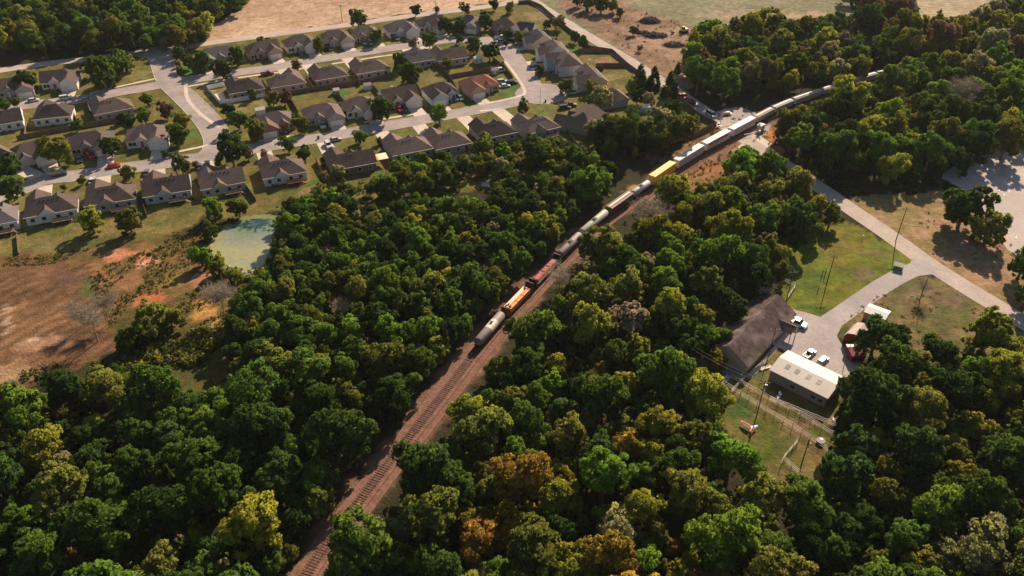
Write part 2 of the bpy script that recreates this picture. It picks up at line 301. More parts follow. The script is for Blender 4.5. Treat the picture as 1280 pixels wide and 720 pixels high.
# railway verge
dr = np.full(len(xf), 1e9)
near = front & (np.abs(xf) < 360) & (yf < 540)
idx = np.where(near)[0]
for k in range(0, len(idx), 4000):
    i = idx[k:k+4000]; d = np.sqrt(((jx[i][:, None]-RAILNP[None, :, 0])**2+(jy[i][:, None]-RAILNP[None, :, 1])**2)).min(1); dr[i] = d
a = np.clip((4.8-dr)/1.6, 0, 1)[:, None]; colr = colr*(1-a)+np.array((.20,.11,.07))*a
fine = 1+(vnoise(xf, yf, 2.2, 9)-.5)*.45+(vnoise(xf, yf, 28, 4)-.5)*.25; colr *= fine[:, None]
me = bpy.data.meshes.new('ground'); nx, ny = len(gx), len(gy)
verts = np.stack([xf, yf, np.zeros_like(xf)], 1)
i0 = (np.arange(ny-1)[:, None]*nx+np.arange(nx-1)[None, :]).ravel()
quads = np.stack([i0, i0+1, i0+1+nx, i0+nx], 1)
def fast_mesh(me, verts, quads):
    me.vertices.add(len(verts)); me.vertices.foreach_set('co', verts.astype(np.float32).ravel())
    me.loops.add(quads.size); me.loops.foreach_set('vertex_index', quads.astype(np.int32).ravel())
    me.polygons.add(len(quads)); me.polygons.foreach_set('loop_start', (np.arange(len(quads))*quads.shape[1]).astype(np.int32))
    me.update(calc_edges=True)
fast_mesh(me, verts, quads)
ca = me.attributes.new('landcol', 'FLOAT_COLOR', 'POINT'); ca.data.foreach_set('color', np.concatenate([colr, np.ones((len(xf), 1))], 1).astype(np.float32).ravel())
gm = bpy.data.materials.new('land'); gm.use_nodes = True; n = gm.node_tree.nodes; l = gm.node_tree.links; p = n['Principled BSDF']; p.inputs['Roughness'].default_value = 1; p.inputs['Specular IOR Level'].default_value = .05
at = n.new('ShaderNodeAttribute'); at.attribute_name = 'landcol'; ge = n.new('ShaderNodeNewGeometry')
n1 = n.new('ShaderNodeTexNoise'); n1.inputs['Scale'].default_value = .55; n1.inputs['Detail'].default_value = 8; n1.inputs['Roughness'].default_value = .7; l.new(ge.outputs['Position'], n1.inputs['Vector'])
r1 = n.new('ShaderNodeMapRange'); r1.inputs[1].default_value = .3; r1.inputs[2].default_value = .7; r1.inputs[3].default_value = .62; r1.inputs[4].default_value = 1.38; l.new(n1.outputs[0], r1.inputs[0])
hv = n.new('ShaderNodeHueSaturation'); l.new(at.outputs['Color'], hv.inputs['Color']); l.new(r1.outputs[0], hv.inputs['Value']); l.new(hv.outputs[0], p.inputs['Base Color'])
n2 = n.new('ShaderNodeTexNoise'); n2.inputs['Scale'].default_value = 1.6; n2.inputs['Detail'].default_value = 6; l.new(ge.outputs['Position'], n2.inputs['Vector'])
bp = n.new('ShaderNodeBump'); bp.inputs['Strength'].default_value = .8; bp.inputs['Distance'].default_value = .35; l.new(n2.outputs[0], bp.inputs['Height']); l.new(bp.outputs[0], p.inputs['Normal'])
me.materials.append(gm); go = bpy.data.objects.new('ground', me); COL.objects.link(go); tag(go, kind='structure')
# ---------------------------------------------------------------- roads, paths, drives
ROADS = []   # (name, points, half width)
def road(name, px, width, material, z, n=6, world=False):
    P = [flat(G(*q)) for q in px] if not world else px
    P = resample(catmull(P, n), 1.5) if len(P) > 2 else [P[0].lerp(P[1], i/12) for i in range(13)]
    L, Rr = ribbon_pts(P, width/2, width/2, z)
    m = MB()
    for i in range(len(P)-1): m.face([Rr[i], Rr[i+1], L[i+1], L[i]])
    o = m.build(name, material); tag(o, kind='structure')
    ROADS.append((name, P, width/2)); return P
def sheet(name, px, material, z, kind='structure', rag=0):
    P = [flat(G(*q)) for q in px]
    if rag:
        P = resample(catmull(P+[P[0]], 8), 1.0); P = [p+Vector(((random.random()-.5)*rag, (random.random()-.5)*rag, 0)) for p in P]
    m = MB(); m.face([p+Vector((0,0,z)) for p in P]); o = m.build(name, material); tag(o, kind=kind); return o
TOP = [(-60,97),(0,88),(60,79),(112,74),(155,68),(217,61),(260,54),(320,46),(435,31),(512,20),(610,8),(645,1),(665,-5)]
road('county_road', TOP, 6.5, M['main_road'], .020)
RIGHT = [(620,-28),(665,0),(690,17),(735,45),(760,60),(790,78),(830,104),(865,128),(897,150),(932,175),(985,208),(1030,238),(1060,259),(1120,300),(1150,322),(1180,342),(1220,367),(1280,403),(1340,440)]
road('main_road', RIGHT, 6.6, M['main_road'], .024)
ENTR = [(196,58),(203,80),(212,102),(232,122),(252,142),(267,162),(272,180),(262,194)]
road('entrance_street', ENTR, 9.5, M['asphalt'], .028)
UPPER = [(212,101),(237,100),(300,90),(340,85),(375,78),(425,70),(477,62),(510,57),(560,50),(595,50),(622,52)]
road('upper_street', UPPER, 8, M['asphalt'], .032)
LOWER = [(-60,262),(0,246),(38,232),(60,224),(100,219),(150,211),(200,205),(250,197),(285,191),(322,185),(377,176),(415,170),(465,161),(515,152),(580,140),(627,131),(665,122)]
road('lower_street', LOWER, 8, M['asphalt'], .036)
LEFT = [(-60,146),(0,137),(38,131),(100,124),(150,115),(180,110),(205,105)]
road('left_street', LEFT, 8, M['asphalt'], .040)
CUL = [(618,52),(632,58),(640,70),(652,87),(665,107),(675,120)]
road('side_street', CUL, 8.5, M['asphalt'], .044)
def disc(name, c, r, material, z):
    m = MB(); m.face([(c.x+r*math.cos(2*math.pi*i/48), c.y+r*math.sin(2*math.pi*i/48), z) for i in range(48)]); tag(m.build(name, material), kind='structure')
disc('turning_circle', G(677,117), 11.0, M['asphalt'], .048); disc('turning_circle', G(612,53), 8.0, M['asphalt'], .052)
sheet('street_junction', [(163,68),(222,56),(232,66),(222,84),(222,100),(200,104),(198,86),(192,76)], M['asphalt'], .056)
sheet('yard_pavement', [(992,387),(1012,392),(1028,397),(1042,390),(1058,396),(1052,408),(1046,420),(1054,434),(1063,436),(1082,462),(1062,482),(1030,470),(982,440),(965,428),(950,432),(962,410),(977,398)], M['asphalt_yard'], .028)
DRIVE = [(1165,331),(1140,338),(1110,353),(1080,373),(1050,394),(1035,404)]
road('site_drive', DRIVE, 5.6, M['asphalt_yard'], .032)
sheet('site_drive_apron', [(1139,322),(1196,357),(1165,343),(1148,345),(1135,347),(1125,341),(1138,334)], M['asphalt_yard'], .037)
sheet('gravel_lot', [(1176,222),(1200,200),(1240,185),(1310,170),(1310,345),(1268,318),(1250,300),(1232,290),(1224,262),(1215,244)], M['gravel'], .012, rag=.8)
sheet('crossing_pavement', [(893,140),(925,134),(960,152),(958,168),(936,180),(905,162)], M['asphalt'], .016, rag=.5)
sheet('cross_path', [(922,184),(945,166),(965,180),(948,192),(930,187)], M['concrete'], .018)
m_ = MB()
for (a, b) in [((120,-.0),(0,0))]: pass
def ribbon_obj(name, P, w0, w1, z, material, h=None):
    L, Rr = ribbon_pts(P, w0, w1, z); m = MB()
    for i in range(len(P)-1):
        if h:
            m.hexa([Rr[i]-Vector((0,0,h)), Rr[i+1]-Vector((0,0,h)), L[i+1]-Vector((0,0,h)), L[i]-Vector((0,0,h))], [Rr[i], Rr[i+1], L[i+1], L[i]])
        else: m.face([Rr[i], Rr[i+1], L[i+1], L[i]])
    o = m.build(name, material); tag(o, kind='structure'); return o
# sidewalks
for px in [[(232,103),(234,122),(246,138),(262,151),(276,160)], [(236,108),(300,97),(345,91),(395,83)], [(415,80),(480,70),(515,66)], [(322,177),(370,169)], [(455,153),(520,142)], [(600,131),(650,120),(655,112),(645,95),(630,75)], [(600,139),(628,136)], [(112,117),(150,108),(196,98)], [(196,195),(245,185),(264,180)]]:
    P = resample(catmull([flat(G(*q)) for q in px], 6), 1.5); ribbon_obj('sidewalk', P, .75, .75, .06, M['concrete'])
# kerbs, left open where a street or drive joins
DRIVES = []
def near_road(p, skip, pad=0):
    for nme, P, hw in ROADS:
        if nme == skip: continue
        for q in P[::2]:
            if abs(q.x-p.x) < hw+2 and (q-p).length < hw+pad+.6: return True
    for q, r in [(flat(G(677,117)), 11), (flat(G(612,53)), 8)]:
        if (q-p).length < r+.3: return True
    return False
# ---------------------------------------------------------------- houses
HS = []
STREETS = {'U': UPPER, 'W': LOWER, 'L': LEFT, 'C': CUL}
def street_pts(k): return resample(catmull([flat(G(*q)) for q in STREETS[k]], 6), 1.5)
SP = {k: street_pts(k) for k in STREETS}
def hip(m, x0, x1, y0, y1, z0, pitch, gx0=False, gx1=False, mi=0, gi=1, t=.16, ov=.45):
    """roof over a rectangle, ridge along x; gable ends where asked"""
    x0 -= ov; x1 += ov; y0 -= ov; y1 += ov; hw = (y1-y0)/2; rz = z0+hw*pitch; cy = (y0+y1)/2
    ra = x0 if gx0 else x0+hw; rb = x1 if gx1 else x1-hw
    if rb < ra: ra = rb = (ra+rb)/2
    a, b, c, d = (x0,y0,z0), (x1,y0,z0), (x1,y1,z0), (x0,y1,z0); e, f = (ra,cy,rz), (rb,cy,rz)
    m.face([a, b, f, e], mi); m.face([c, d, e, f], mi)
    m.face([b, c, f], gi if gx1 else mi); m.face([d, a, e], gi if gx0 else mi); m.face([d, c, b, a], gi)
def hip_y(m, x0, x1, y0, y1, z0, pitch, gy1=False, mi=0, gi=1, ov=.45, back=0):
    """roof with ridge along y, its inner end run back into the main roof"""
    x0 -= ov; x1 += ov; y1 += ov; hw = (x1-x0)/2; rz = z0+hw*pitch; cx = (x0+x1)/2; yb = y0-back
    rf = y1 if gy1 else y1-hw*.9
    m.face([(x1,y0,z0), (x1,y1,z0), (cx,rf,rz), (cx,yb,rz)], mi); m.face([(x0,y1,z0), (x0,y0,z0), (cx,yb,rz), (cx,rf,rz)], mi)
    m.face([(x1,y1,z0), (x0,y1,z0), (cx,rf,rz)], gi if gy1 else mi); m.face([(x0,y0,z0),(x0,y1,z0),(x1,y1,z0),(x1,y0,z0)], gi)
def window(parent, x, y, z, ww, hh, ny, frame=M['trim']):
    """window in a wall that faces local y (ny=+1/-1)"""
    m = MB(); d = .06*ny; t = .1
    for (a, b, c, e) in ((x-ww/2-t, x+ww/2+t, z-t, z), (x-ww/2-t, x+ww/2+t, z+hh, z+hh+t), (x-ww/2-t, x-ww/2, z, z+hh), (x+ww/2, x+ww/2+t, z, z+hh)):
        m.box(a, b, min(y-.02*ny, y+d), max(y-.02*ny, y+d), c, e)
    f = m.build('window', frame, parent)
    g = MB(); g.box(x-ww/2, x+ww/2, min(y-.015*ny, y+.03*ny), max(y-.015*ny, y+.03*ny), z, z+hh); g.build('pane', M['glass'], f)
    return f
def house(px, py, st, side, L=15.5, D=9.5, flip=1, roof='brown', wall='beige', deck=None, ell=3.6, pitch=.66, gable=True, rot=None, label='', base=3.1, chim=False, eh=0, ng=1, rowname=None, gx=(False, False), drive=True, car=None, turn=False, lenk=1.0):
    c = flat(G(px, py, 4.0))
    L *= lenk
    if True:
        P = SP[st]; k = min(range(1, len(P)-1), key=lambda i: (P[i]-c).length); d = (P[k+1]-P[k-1]).normalized()
        nrm = Vector((-d.y, d.x, 0))
        if nrm.dot(P[k]-c) < 0: nrm = -nrm
        fr = math.atan2(nrm.y, nrm.x)       # direction the front looks
        near = P[k] if (rot is None or turn) else None
        if rot is not None: fr = R(rot)
    rz = fr-math.pi/2                       # local +y is the front
    root = empty('house', c, rz, label, 'house', 'houses of the subdivision')
    rnd = random.Random(int(px*7+py)); hw = base
    gx = (rnd.random() < .25, rnd.random() < .25)
    walls = MB(); x0, x1, y0, y1 = -L/2, L/2, -D/2, D/2
    gw = 6.6; ex0, ex1 = (x0, x0+gw) if flip > 0 else (x1-gw, x1)
    walls.box(x0, x1, y0, y1, 0, hw)
    walls.box(ex0+.003, ex1, y1, y1+ell, 0, hw-.003)
    if deck: walls.box(x0+.05, x1-.05, y0-.004, y0+.2, 0, .9, 0)
    walls.build('wall', WALL[wall], root)
    m = MB(); hip(m, x0, x1, y0, y1, hw, pitch, *gx)
    hip_y(m, ex0, ex1, y1-.3, y1+ell, hw+.004, pitch*1.02, gy1=gable, back=(ex1-ex0)/2+.2)
    # small secondary gable over the entry and a vent row
    cx = (ex1+2.6) if flip > 0 else (ex0-2.6)
    hip_y(m, cx-1.9, cx+1.9, y1-.25, y1+.9, hw+.008, pitch*1.15, gy1=True, back=2.4, ov=.3)
    if deck: # rear cross gable
        bx = -1.2*flip
        k = len(m.v); x_a, x_b, zt = bx-2.6, bx+2.6, hw+2.9*pitch*1.05
        m.face([(x_b,y0-.9,hw+.01),(x_b,y0+.3,hw+.01),(bx,y0+3.2,zt),(bx,y0-.9,zt)], 0); m.face([(x_a,y0+.3,hw+.01),(x_a,y0-.9,hw+.01),(bx,y0-.9,zt),(bx,y0+3.2,zt)], 0)
        m.face([(x_a,y0-.9,hw+.01),(x_b,y0-.9,hw+.01),(bx,y0-.9,zt)], 1)
    ro = m.build('roof', [ROOF[roof], WALL[wall]], root)
    v = MB()
    for i in range(5 if deck else 3): xx = -2.4+i*1.3; v = MB(); v.box(xx-.18, xx+.18, -.9-.25, -.9+.1, hw+(D/2+.45-1.1)*pitch-.05, hw+(D/2+.45-.9)*pitch+.16); v.build('roof_vent', M['black'], ro)
    if chim:
        v = MB(); v.box(2.2*flip-.5, 2.2*flip+.5, -1.6, -.8, hw, hw+3.4); v.box(2.2*flip-.3, 2.2*flip+.3, -1.4, -1.0, hw+3.4, hw+3.7); v.build('chimney', M['trim'], ro)
    # garage door with panel grooves
    gc = (ex0+ex1)/2; g = MB(); fy = y1+ell
    g.box(gc-2.5, gc+2.5, fy-.02, fy+.05, 0.02, 2.25)
    for i in range(4): g.box(gc-2.45, gc+2.45, fy+.04, fy+.08, .1+i*.55, .55+i*.55)
    g.build('garage_door', M['trim'], root)
    g = MB(); g.box(cx-.5, cx+.5, y1-.02, y1+.07, .1, 2.2); dr = g.build('door', M['red_deck'] if rnd.random() < .3 else M['trim'], root)
    h = MB(); h.box(cx+.3, cx+.4, y1+.07, y1+.12, 1.0, 1.1); h.build('handle', M['steel'], dr)
    rest = (cx+2.0, x1-.9) if flip > 0 else (x0+.9, cx-2.0)
    for t in (.25, .8): window(root, rest[0]+(rest[1]-rest[0])*t, y1, .9, 1.3, 1.3, 1)
    for t in (.12, .34, .62, .86): window(root, x0+L*t, y0-(.0 if not deck else .0), 1.0, 1.2, 1.2, -1)
    # porch posts
    for xx in (cx-1.6, cx+1.6):
        b = MB(); b.box(xx-.1, xx+.1, y1+.7, y1+.9, 0, hw); b.build('porch_post', M['trim'], root)
    gt = MB()
    for (a, b, cc, dd) in ((x0-.5, x1+.5, y0-.56, y0-.44),): gt.box(a, b, cc, dd, hw-.12, hw+.04)
    gt.build('gutter', M['trim'], root)
    if deck:
        dm = M['red_deck'] if deck == 'red' else M['deckwood']; b = MB(); bx = 2.4*flip
        b.box(bx-2.6, bx+2.6, y0-3.0, y0-.02, 1.0, 1.15)
        for xx in (bx-2.5, bx, bx+2.5): b.box(xx-.08, xx+.08, y0-2.95, y0-2.8, 0, 2.05)
        b.box(bx-2.6, bx+2.6, y0-3.0, y0-2.93, 1.95, 2.05); b.box(bx-2.6, bx-2.52, y0-2.93, y0-.05, 1.95, 2.05); b.box(bx+2.52, bx+2.6, y0-2.93, y0-.05, 1.95, 2.05)
        for i in range(22): xx = bx-2.5+i*.24; b.box(xx, xx+.04, y0-2.99, y0-2.94, 1.15, 1.95)
        for i in range(5): b.box(bx+2.6+.3*i, bx+2.9+.3*i, y0-2.8, y0-1.8, .75-.2*i, .85-.2*i)
        b.build('deck', dm, root)
    Mx = Matrix.Translation(c) @ Matrix.Rotation(rz, 4, 'Z')
    HS.append(dict(o=root, c=c, Mx=Mx, L=L, D=D, px=px, py=py, name=rowname, fr=fr))
    if near is not None and drive:
        a = Mx @ Vector((gc, y1+ell-.2, 0)); fd = Vector((math.cos(fr), math.sin(fr), 0))
        dist = max(3.0, (near-c).dot(fd)-(D/2+ell)+.3)
        b = a+fd*dist; s = Vector((-fd.y, fd.x, 0))*2.7; z = Vector((0,0,.008))
        mm = MB(); mm.face([a-s+z, b-s+z, b+s+z, a+s+z]); tag(mm.build('driveway', M['concrete']), kind='structure'); DRIVES.append((a, b))
        pth = MB(); q = Mx @ Vector((cx, y1, 0)); s2 = (a-q).normalized(); e = q+fd*1.8; z = Vector((0,0,.012))
        tgt = a+fd*(ell*.0+1.8+ell*.0)
        pth.face([q-s.normalized()*.5+z, e-s.normalized()*.5+z, e+s.normalized()*.5+z, q+s.normalized()*.5+z]); tag(pth.build('front_path', M['concrete']), kind='structure')
    return root
ORD = ['first','second','third','fourth','fifth','sixth','seventh','eighth','ninth','tenth','eleventh']
ROWS = {
 'R1': ('in far row above upper street', 'U', 1, [
   (266,66,dict(roof='grey',wall='grey',flip=-1,L=15)),(327,58,dict(roof='brown',wall='tan')),(374,50,dict(wall='white')),(418,44,dict(wall='beige',L=16)),(457,38,dict(roof='brown',wall='grey',L=13)),(500,32,dict(wall='white',roof='grey')),(537,26,dict(wall='blue',L=14,roof='brown')),(587,25,dict(roof='grey',wall='grey',rot=-105,L=14))]),
 'R2': ('between the upper street and the middle fences', 'U', 0, [
   (306,106,dict(roof='dark',wall='tan',L=15)),(357,99,dict(wall='beige',roof='brown',flip=-1)),(411,90,dict(wall='tan',roof='brown')),(463,82,dict(wall='beige',roof='brown',L=16)),(520,70,dict(wall='grey',roof='grey',L=13,flip=-1)),(562,67,dict(wall='beige',roof='brown',L=15))]),
 'R3': ('in the row above the lower street', 'W', 1, [
   (343,147,dict(wall='brick',roof='brown',flip=-1,L=14.5)),(402,137,dict(wall='grey',roof='brown')),(449,128,dict(wall='white',roof='brown',L=14)),(498,116,dict(wall='white',roof='brown',chim=True)),(550,110,dict(wall='blue',roof='dark',flip=-1,L=14)),(598,101,dict(wall='tan',roof='red',flip=-1,L=15.5))]),
 'R4': ('in the row below the lower street', 'W', 0, [
   (-9,269,dict(wall='white',roof='grey',deck='w',L=13,rot=116)),(63,254,dict(wall='white',roof='brown',deck='w',L=15,rot=113)),(137,241,dict(wall='grey',roof='brown',deck='w',L=15)),(208,230,dict(wall='blue',roof='brown',deck='w',L=14.5)),(276,221,dict(wall='beige',roof='brown',deck='w',L=14)),(353,208,dict(wall='white',roof='brown',deck='red',L=14.5)),(438,198,dict(wall='brick',roof='brown',L=16,D=9)),(511,180,dict(wall='grey',roof='brown',L=15)),(561,173,dict(wall='grey',roof='brown',L=14)),(618,160,dict(wall='grey',roof='dark',L=14)),(672,154,dict(wall='grey',roof='brown',deck='w',L=14))]),
 'L1': ('above the far left street', 'L', 1, [(15,104,dict(wall='grey',roof='brown',L=15)),(75,94,dict(wall='white',roof='brown',L=14.5))]),
 'L2': ('below the far left street', 'L', 0, [(3,146,dict(wall='white',roof='dark',L=13)),(66,138,dict(wall='white',roof='dark',L=13.5)),(139,131,dict(wall='grey',roof='brown',L=14.5))]),
 'L3': ('above the left end of the lower street', 'W', 1, [(-15,191,dict(wall='white',roof='brown',L=13)),(36,186,dict(wall='white',roof='dark',L=13.5)),(113,172,dict(wall='grey',roof='dark',L=15)),(184,164,dict(wall='white',roof='brown',L=15))]),
}
WN = dict(beige='beige walls', white='white walls', grey='grey walls', blue='pale blue walls', tan='tan walls', green='green walls', brick='brown walls')
for rk, (desc, st, side, lst) in ROWS.items():
    for i, (px, py, kw) in enumerate(lst):
        kw = dict(kw); n_ = ORD[i]+' house from left '+desc
        lab = '%s-roofed house with %s, %s from left %s' % ({'brown':'brown','grey':'grey','red':'red','dark':'dark'}[kw.get('roof','brown')], WN[kw['wall']], ORD[i], desc)
        house(px, py, st, side, label=lab, rowname=n_, turn=(i < 2 and rk == 'R4'), lenk=.91 if rk in ('R1', 'R2', 'R3') else .97, **kw)
for px, py, kw, d_ in [
   (630,28,dict(rot=-70,L=11,D=9,wall='grey',roof='brown'), 'upper left of the pair behind the side street turning circle'),
   (653,33,dict(rot=-110,L=12,D=9,wall='white',roof='grey',flip=-1), 'right of the pair behind the side street turning circle'),
   (673,44,dict(st='C',L=14,D=9,wall='beige',roof='grey'), 'nearest the big bare back lawn by the main road'),
   (692,62,dict(st='C',L=14,D=10,wall='white',roof='brown',eh=1,base=4.6), 'second down the right side of the side street'),
   (708,77,dict(st='C',L=14,D=10,wall='blue',roof='brown',base=4.6,flip=-1), 'third down the right side of the side street'),
   (739,94,dict(st='C',L=14,D=9,wall='beige',roof='brown',base=3.6), 'fourth down the right side of the side street'),
   (766,117,dict(rot=200,L=10,D=9,wall='grey',roof='brown'), 'half hidden by trees beside the tall conifers'),
   (731,146,dict(rot=155,L=15,D=12,wall='green',roof='dark',pitch=.55), 'at the lower right corner of the turning circle')]:
    kw = dict(kw); house(px, py, kw.pop('st', 'C'), 1, label='%s-roofed house %s' % (kw['roof'], d_.replace('behind the side street turning circle', 'by the side street end')), rowname='house '+d_, **kw)
# kerbs
for nm, rng in [('entrance_street',None),('upper_street',None),('lower_street',None),('left_street',None),('side_street',None)]:
    P, hw = [(p, h) for n_, p, h in ROADS if n_ == nm][0]
    m = MB()
    for sgn in (1, -1):
        Lp, Rp = ribbon_pts(P, hw+.25, -hw-.02, 0) if sgn > 0 else ribbon_pts(P, -hw-.02, hw+.25, 0)
        for i in range(len(P)-1):
            c = (Lp[i]+Rp[i+1])/2
            if near_road(c, nm): continue
            ok = True
            for a, b in DRIVES:
                if ((b-c).length < 7 or (a-c).length < 7) :
                    dd = (b-a); tt = max(0, min(1.3, (c-a).dot(dd)/dd.length_squared))
                    if ((a+dd*tt)-c).length < 3.0: ok = False; break
            if not ok: continue
            h = Vector((0,0,.12)); m.hexa([Rp[i], Rp[i+1], Lp[i+1], Lp[i]], [Rp[i]+h, Rp[i+1]+h, Lp[i+1]+h, Lp[i]+h])
    tag(m.build('kerb', M['concrete']), kind='structure')
# ---------------------------------------------------------------- fences
def fence(px, label, h=1.8, material=None, kind='board', group='fences round the back gardens', name='garden_fence'):
    P = [flat(G(*q)) for q in px]; m = MB(); c = P[0]
    for a, b in zip(P, P[1:]):
        L = (b-a).length; d = (b-a).normalized(); n_ = Vector((-d.y, d.x, 0)); k = max(1, round(L/2.4))
        for i in range(k):
            s = a+d*(L*i/k+.06)-c; e = a+d*(L*(i+1)/k-.06)-c
            if kind == 'board':
                hh = h+random.uniform(-.04, .04)
                m.hexa([s-n_*.02, e-n_*.02, e+n_*.02, s+n_*.02], [q+Vector((0,0,hh)) for q in (s-n_*.02, e-n_*.02, e+n_*.02, s+n_*.02)])
                for z in (.4, h-.3): m.bar(s+n_*.05+Vector((0,0,z)), e+n_*.05+Vector((0,0,z)), .04, n=4)
            else:
                for z in (.45, .9, 1.4): m.bar(s-d*.06+Vector((0,0,z)), e+d*.06+Vector((0,0,z)), .045, n=4)
            m.bar(a+d*(L*i/k)-c, a+d*(L*i/k)-c+Vector((0,0,h+.08)), .07, n=4)
        m.bar(b-c, b-c+Vector((0,0,h+.08)), .07, n=4)
    o = m.build(name, material or M['fence']); o.location = c; return tag(o, label, 'fence', group)
F = fence
F([(259,112),(276,131),(332,121),(330,116)], 'white vinyl fence around the corner back garden by the entrance street', 1.8, M['vinyl'])
F([(259,112),(283,107)], 'short white vinyl fence running up to the corner house', 1.8, M['vinyl'])
F([(352,121),(395,113),(440,107),(470,101),(492,95)], 'long brown board fence between the two middle rows of gardens')
F([(328,103),(338,118)], 'brown board fence between first and second house below upper street')
F([(383,98),(394,114)], 'brown board fence between second and third house below upper street')
F([(436,90),(450,108)], 'brown board fence between third and fourth house below upper street')
F([(362,123),(373,143)], 'brown board fence left of the second house above the lower street')
F([(418,115),(432,132)], 'brown board fence between second and third house above the lower street')
F([(465,108),(478,124)], 'brown board fence between third and fourth house above the lower street')
F([(545,81),(562,98),(620,88),(630,80)], 'dark board fence around the garden behind the red-roofed house')
F([(515,100),(530,122)], 'brown board fence left of the blue-walled house above the lower street')
F([(562,98),(572,116)], 'brown board fence left of the red-roofed house')
F([(616,76),(630,86),(641,100)], 'board fence along the left pavement of the side street')
FR = 'fences along the main road'
F([(648,5),(662,4),(676,10),(700,31),(722,48)], 'dark board fence behind the bare back lawn, beside the main road', 1.9, None, group=FR)
F([(722,48),(737,62),(765,66),(785,84)], 'dark board fence behind the bright green back lawn', 1.9, group=FR)
F([(765,66),(722,66)], 'dark board fence between the green and the brown back lawn', 1.9)
F([(785,84),(745,84)], 'dark board fence below the brown back lawn', 1.9)
F([(785,84),(800,95)], 'dark board fence corner by the tall conifers', 1.9, group=FR)
F([(845,124),(872,146),(895,158)], 'board fence along the main road near the railway crossing', 1.9, group=FR)
F([(893,160),(870,171),(838,180)], 'dark board fence between the trees and the railway verge', 2.2)
F([(703,158),(725,190)], 'dark board fence down the slope beside the corner house')
F([(605,162),(612,178)], 'board fence between the last two houses below the lower street')
F([(535,184),(553,208),(594,194),(588,182)], 'brown board fence around the garden with the small patio')
F([(478,178),(492,200)], 'dark board fence right of the brown-walled house with the orange awning')
F([(395,203),(403,218),(420,228)], 'board fence left of the brown-walled house below the lower street')
F([(22,175),(90,162)], 'dark board fence behind the left end gardens')
F([(34,158),(32,172)], 'board fence beside the white-walled far left garden')
F([(90,162),(152,152),(165,158)], 'dark board fence behind the far left street gardens')
F([(92,140),(96,152)], 'short dark board fence beside the parking strip of the far left street')
F([(110,128),(113,142)], 'short dark board fence left of the grey house below the far left street')
F([(305,232),(320,252)], 'dark board fence right of the fifth house below the lower street')
F([(180,258),(184,272)], 'short board fence by the pale blue house')
for (a, b) in [((22,295),(24,318))]: F([a, b], 'low dark fence at the left edge below the gardens', 1.3)
F([(560,40),(600,38)], 'board fence behind the upper street end houses')
PG = 'pipe fences of the corral'
def pipe(px, lab): return fence(px, lab, 1.5, M['pipe'], 'pipe', PG, 'pipe_fence')
pipe([(868,452),(912,473),(960,500),(1000,520),(1040,545)], 'long pale pipe fence running from the dark house past the shed')
pipe([(871,460),(925,495),(990,535),(1035,565)], 'pale pipe fence parallel to the long one, on the lawn side')
pipe([(960,500),(1045,535)], 'pale pipe fence just below the metal shed')
pipe([(913,492),(932,474),(958,452)], 'pale pipe fence crossing toward the shed corner')
pipe([(997,553),(978,575),(975,585)], 'short pale pipe fence by the lamp pole')
pipe([(978,575),(1000,595)], 'faint pipe fence at the lower edge of the lawn')
pipe([(976,352),(994,359),(984,374)], 'white pipe fence behind the dark-roofed house')
pipe([(892,465),(906,449)], 'small pale ramp rail at the end of the dark-roofed house')
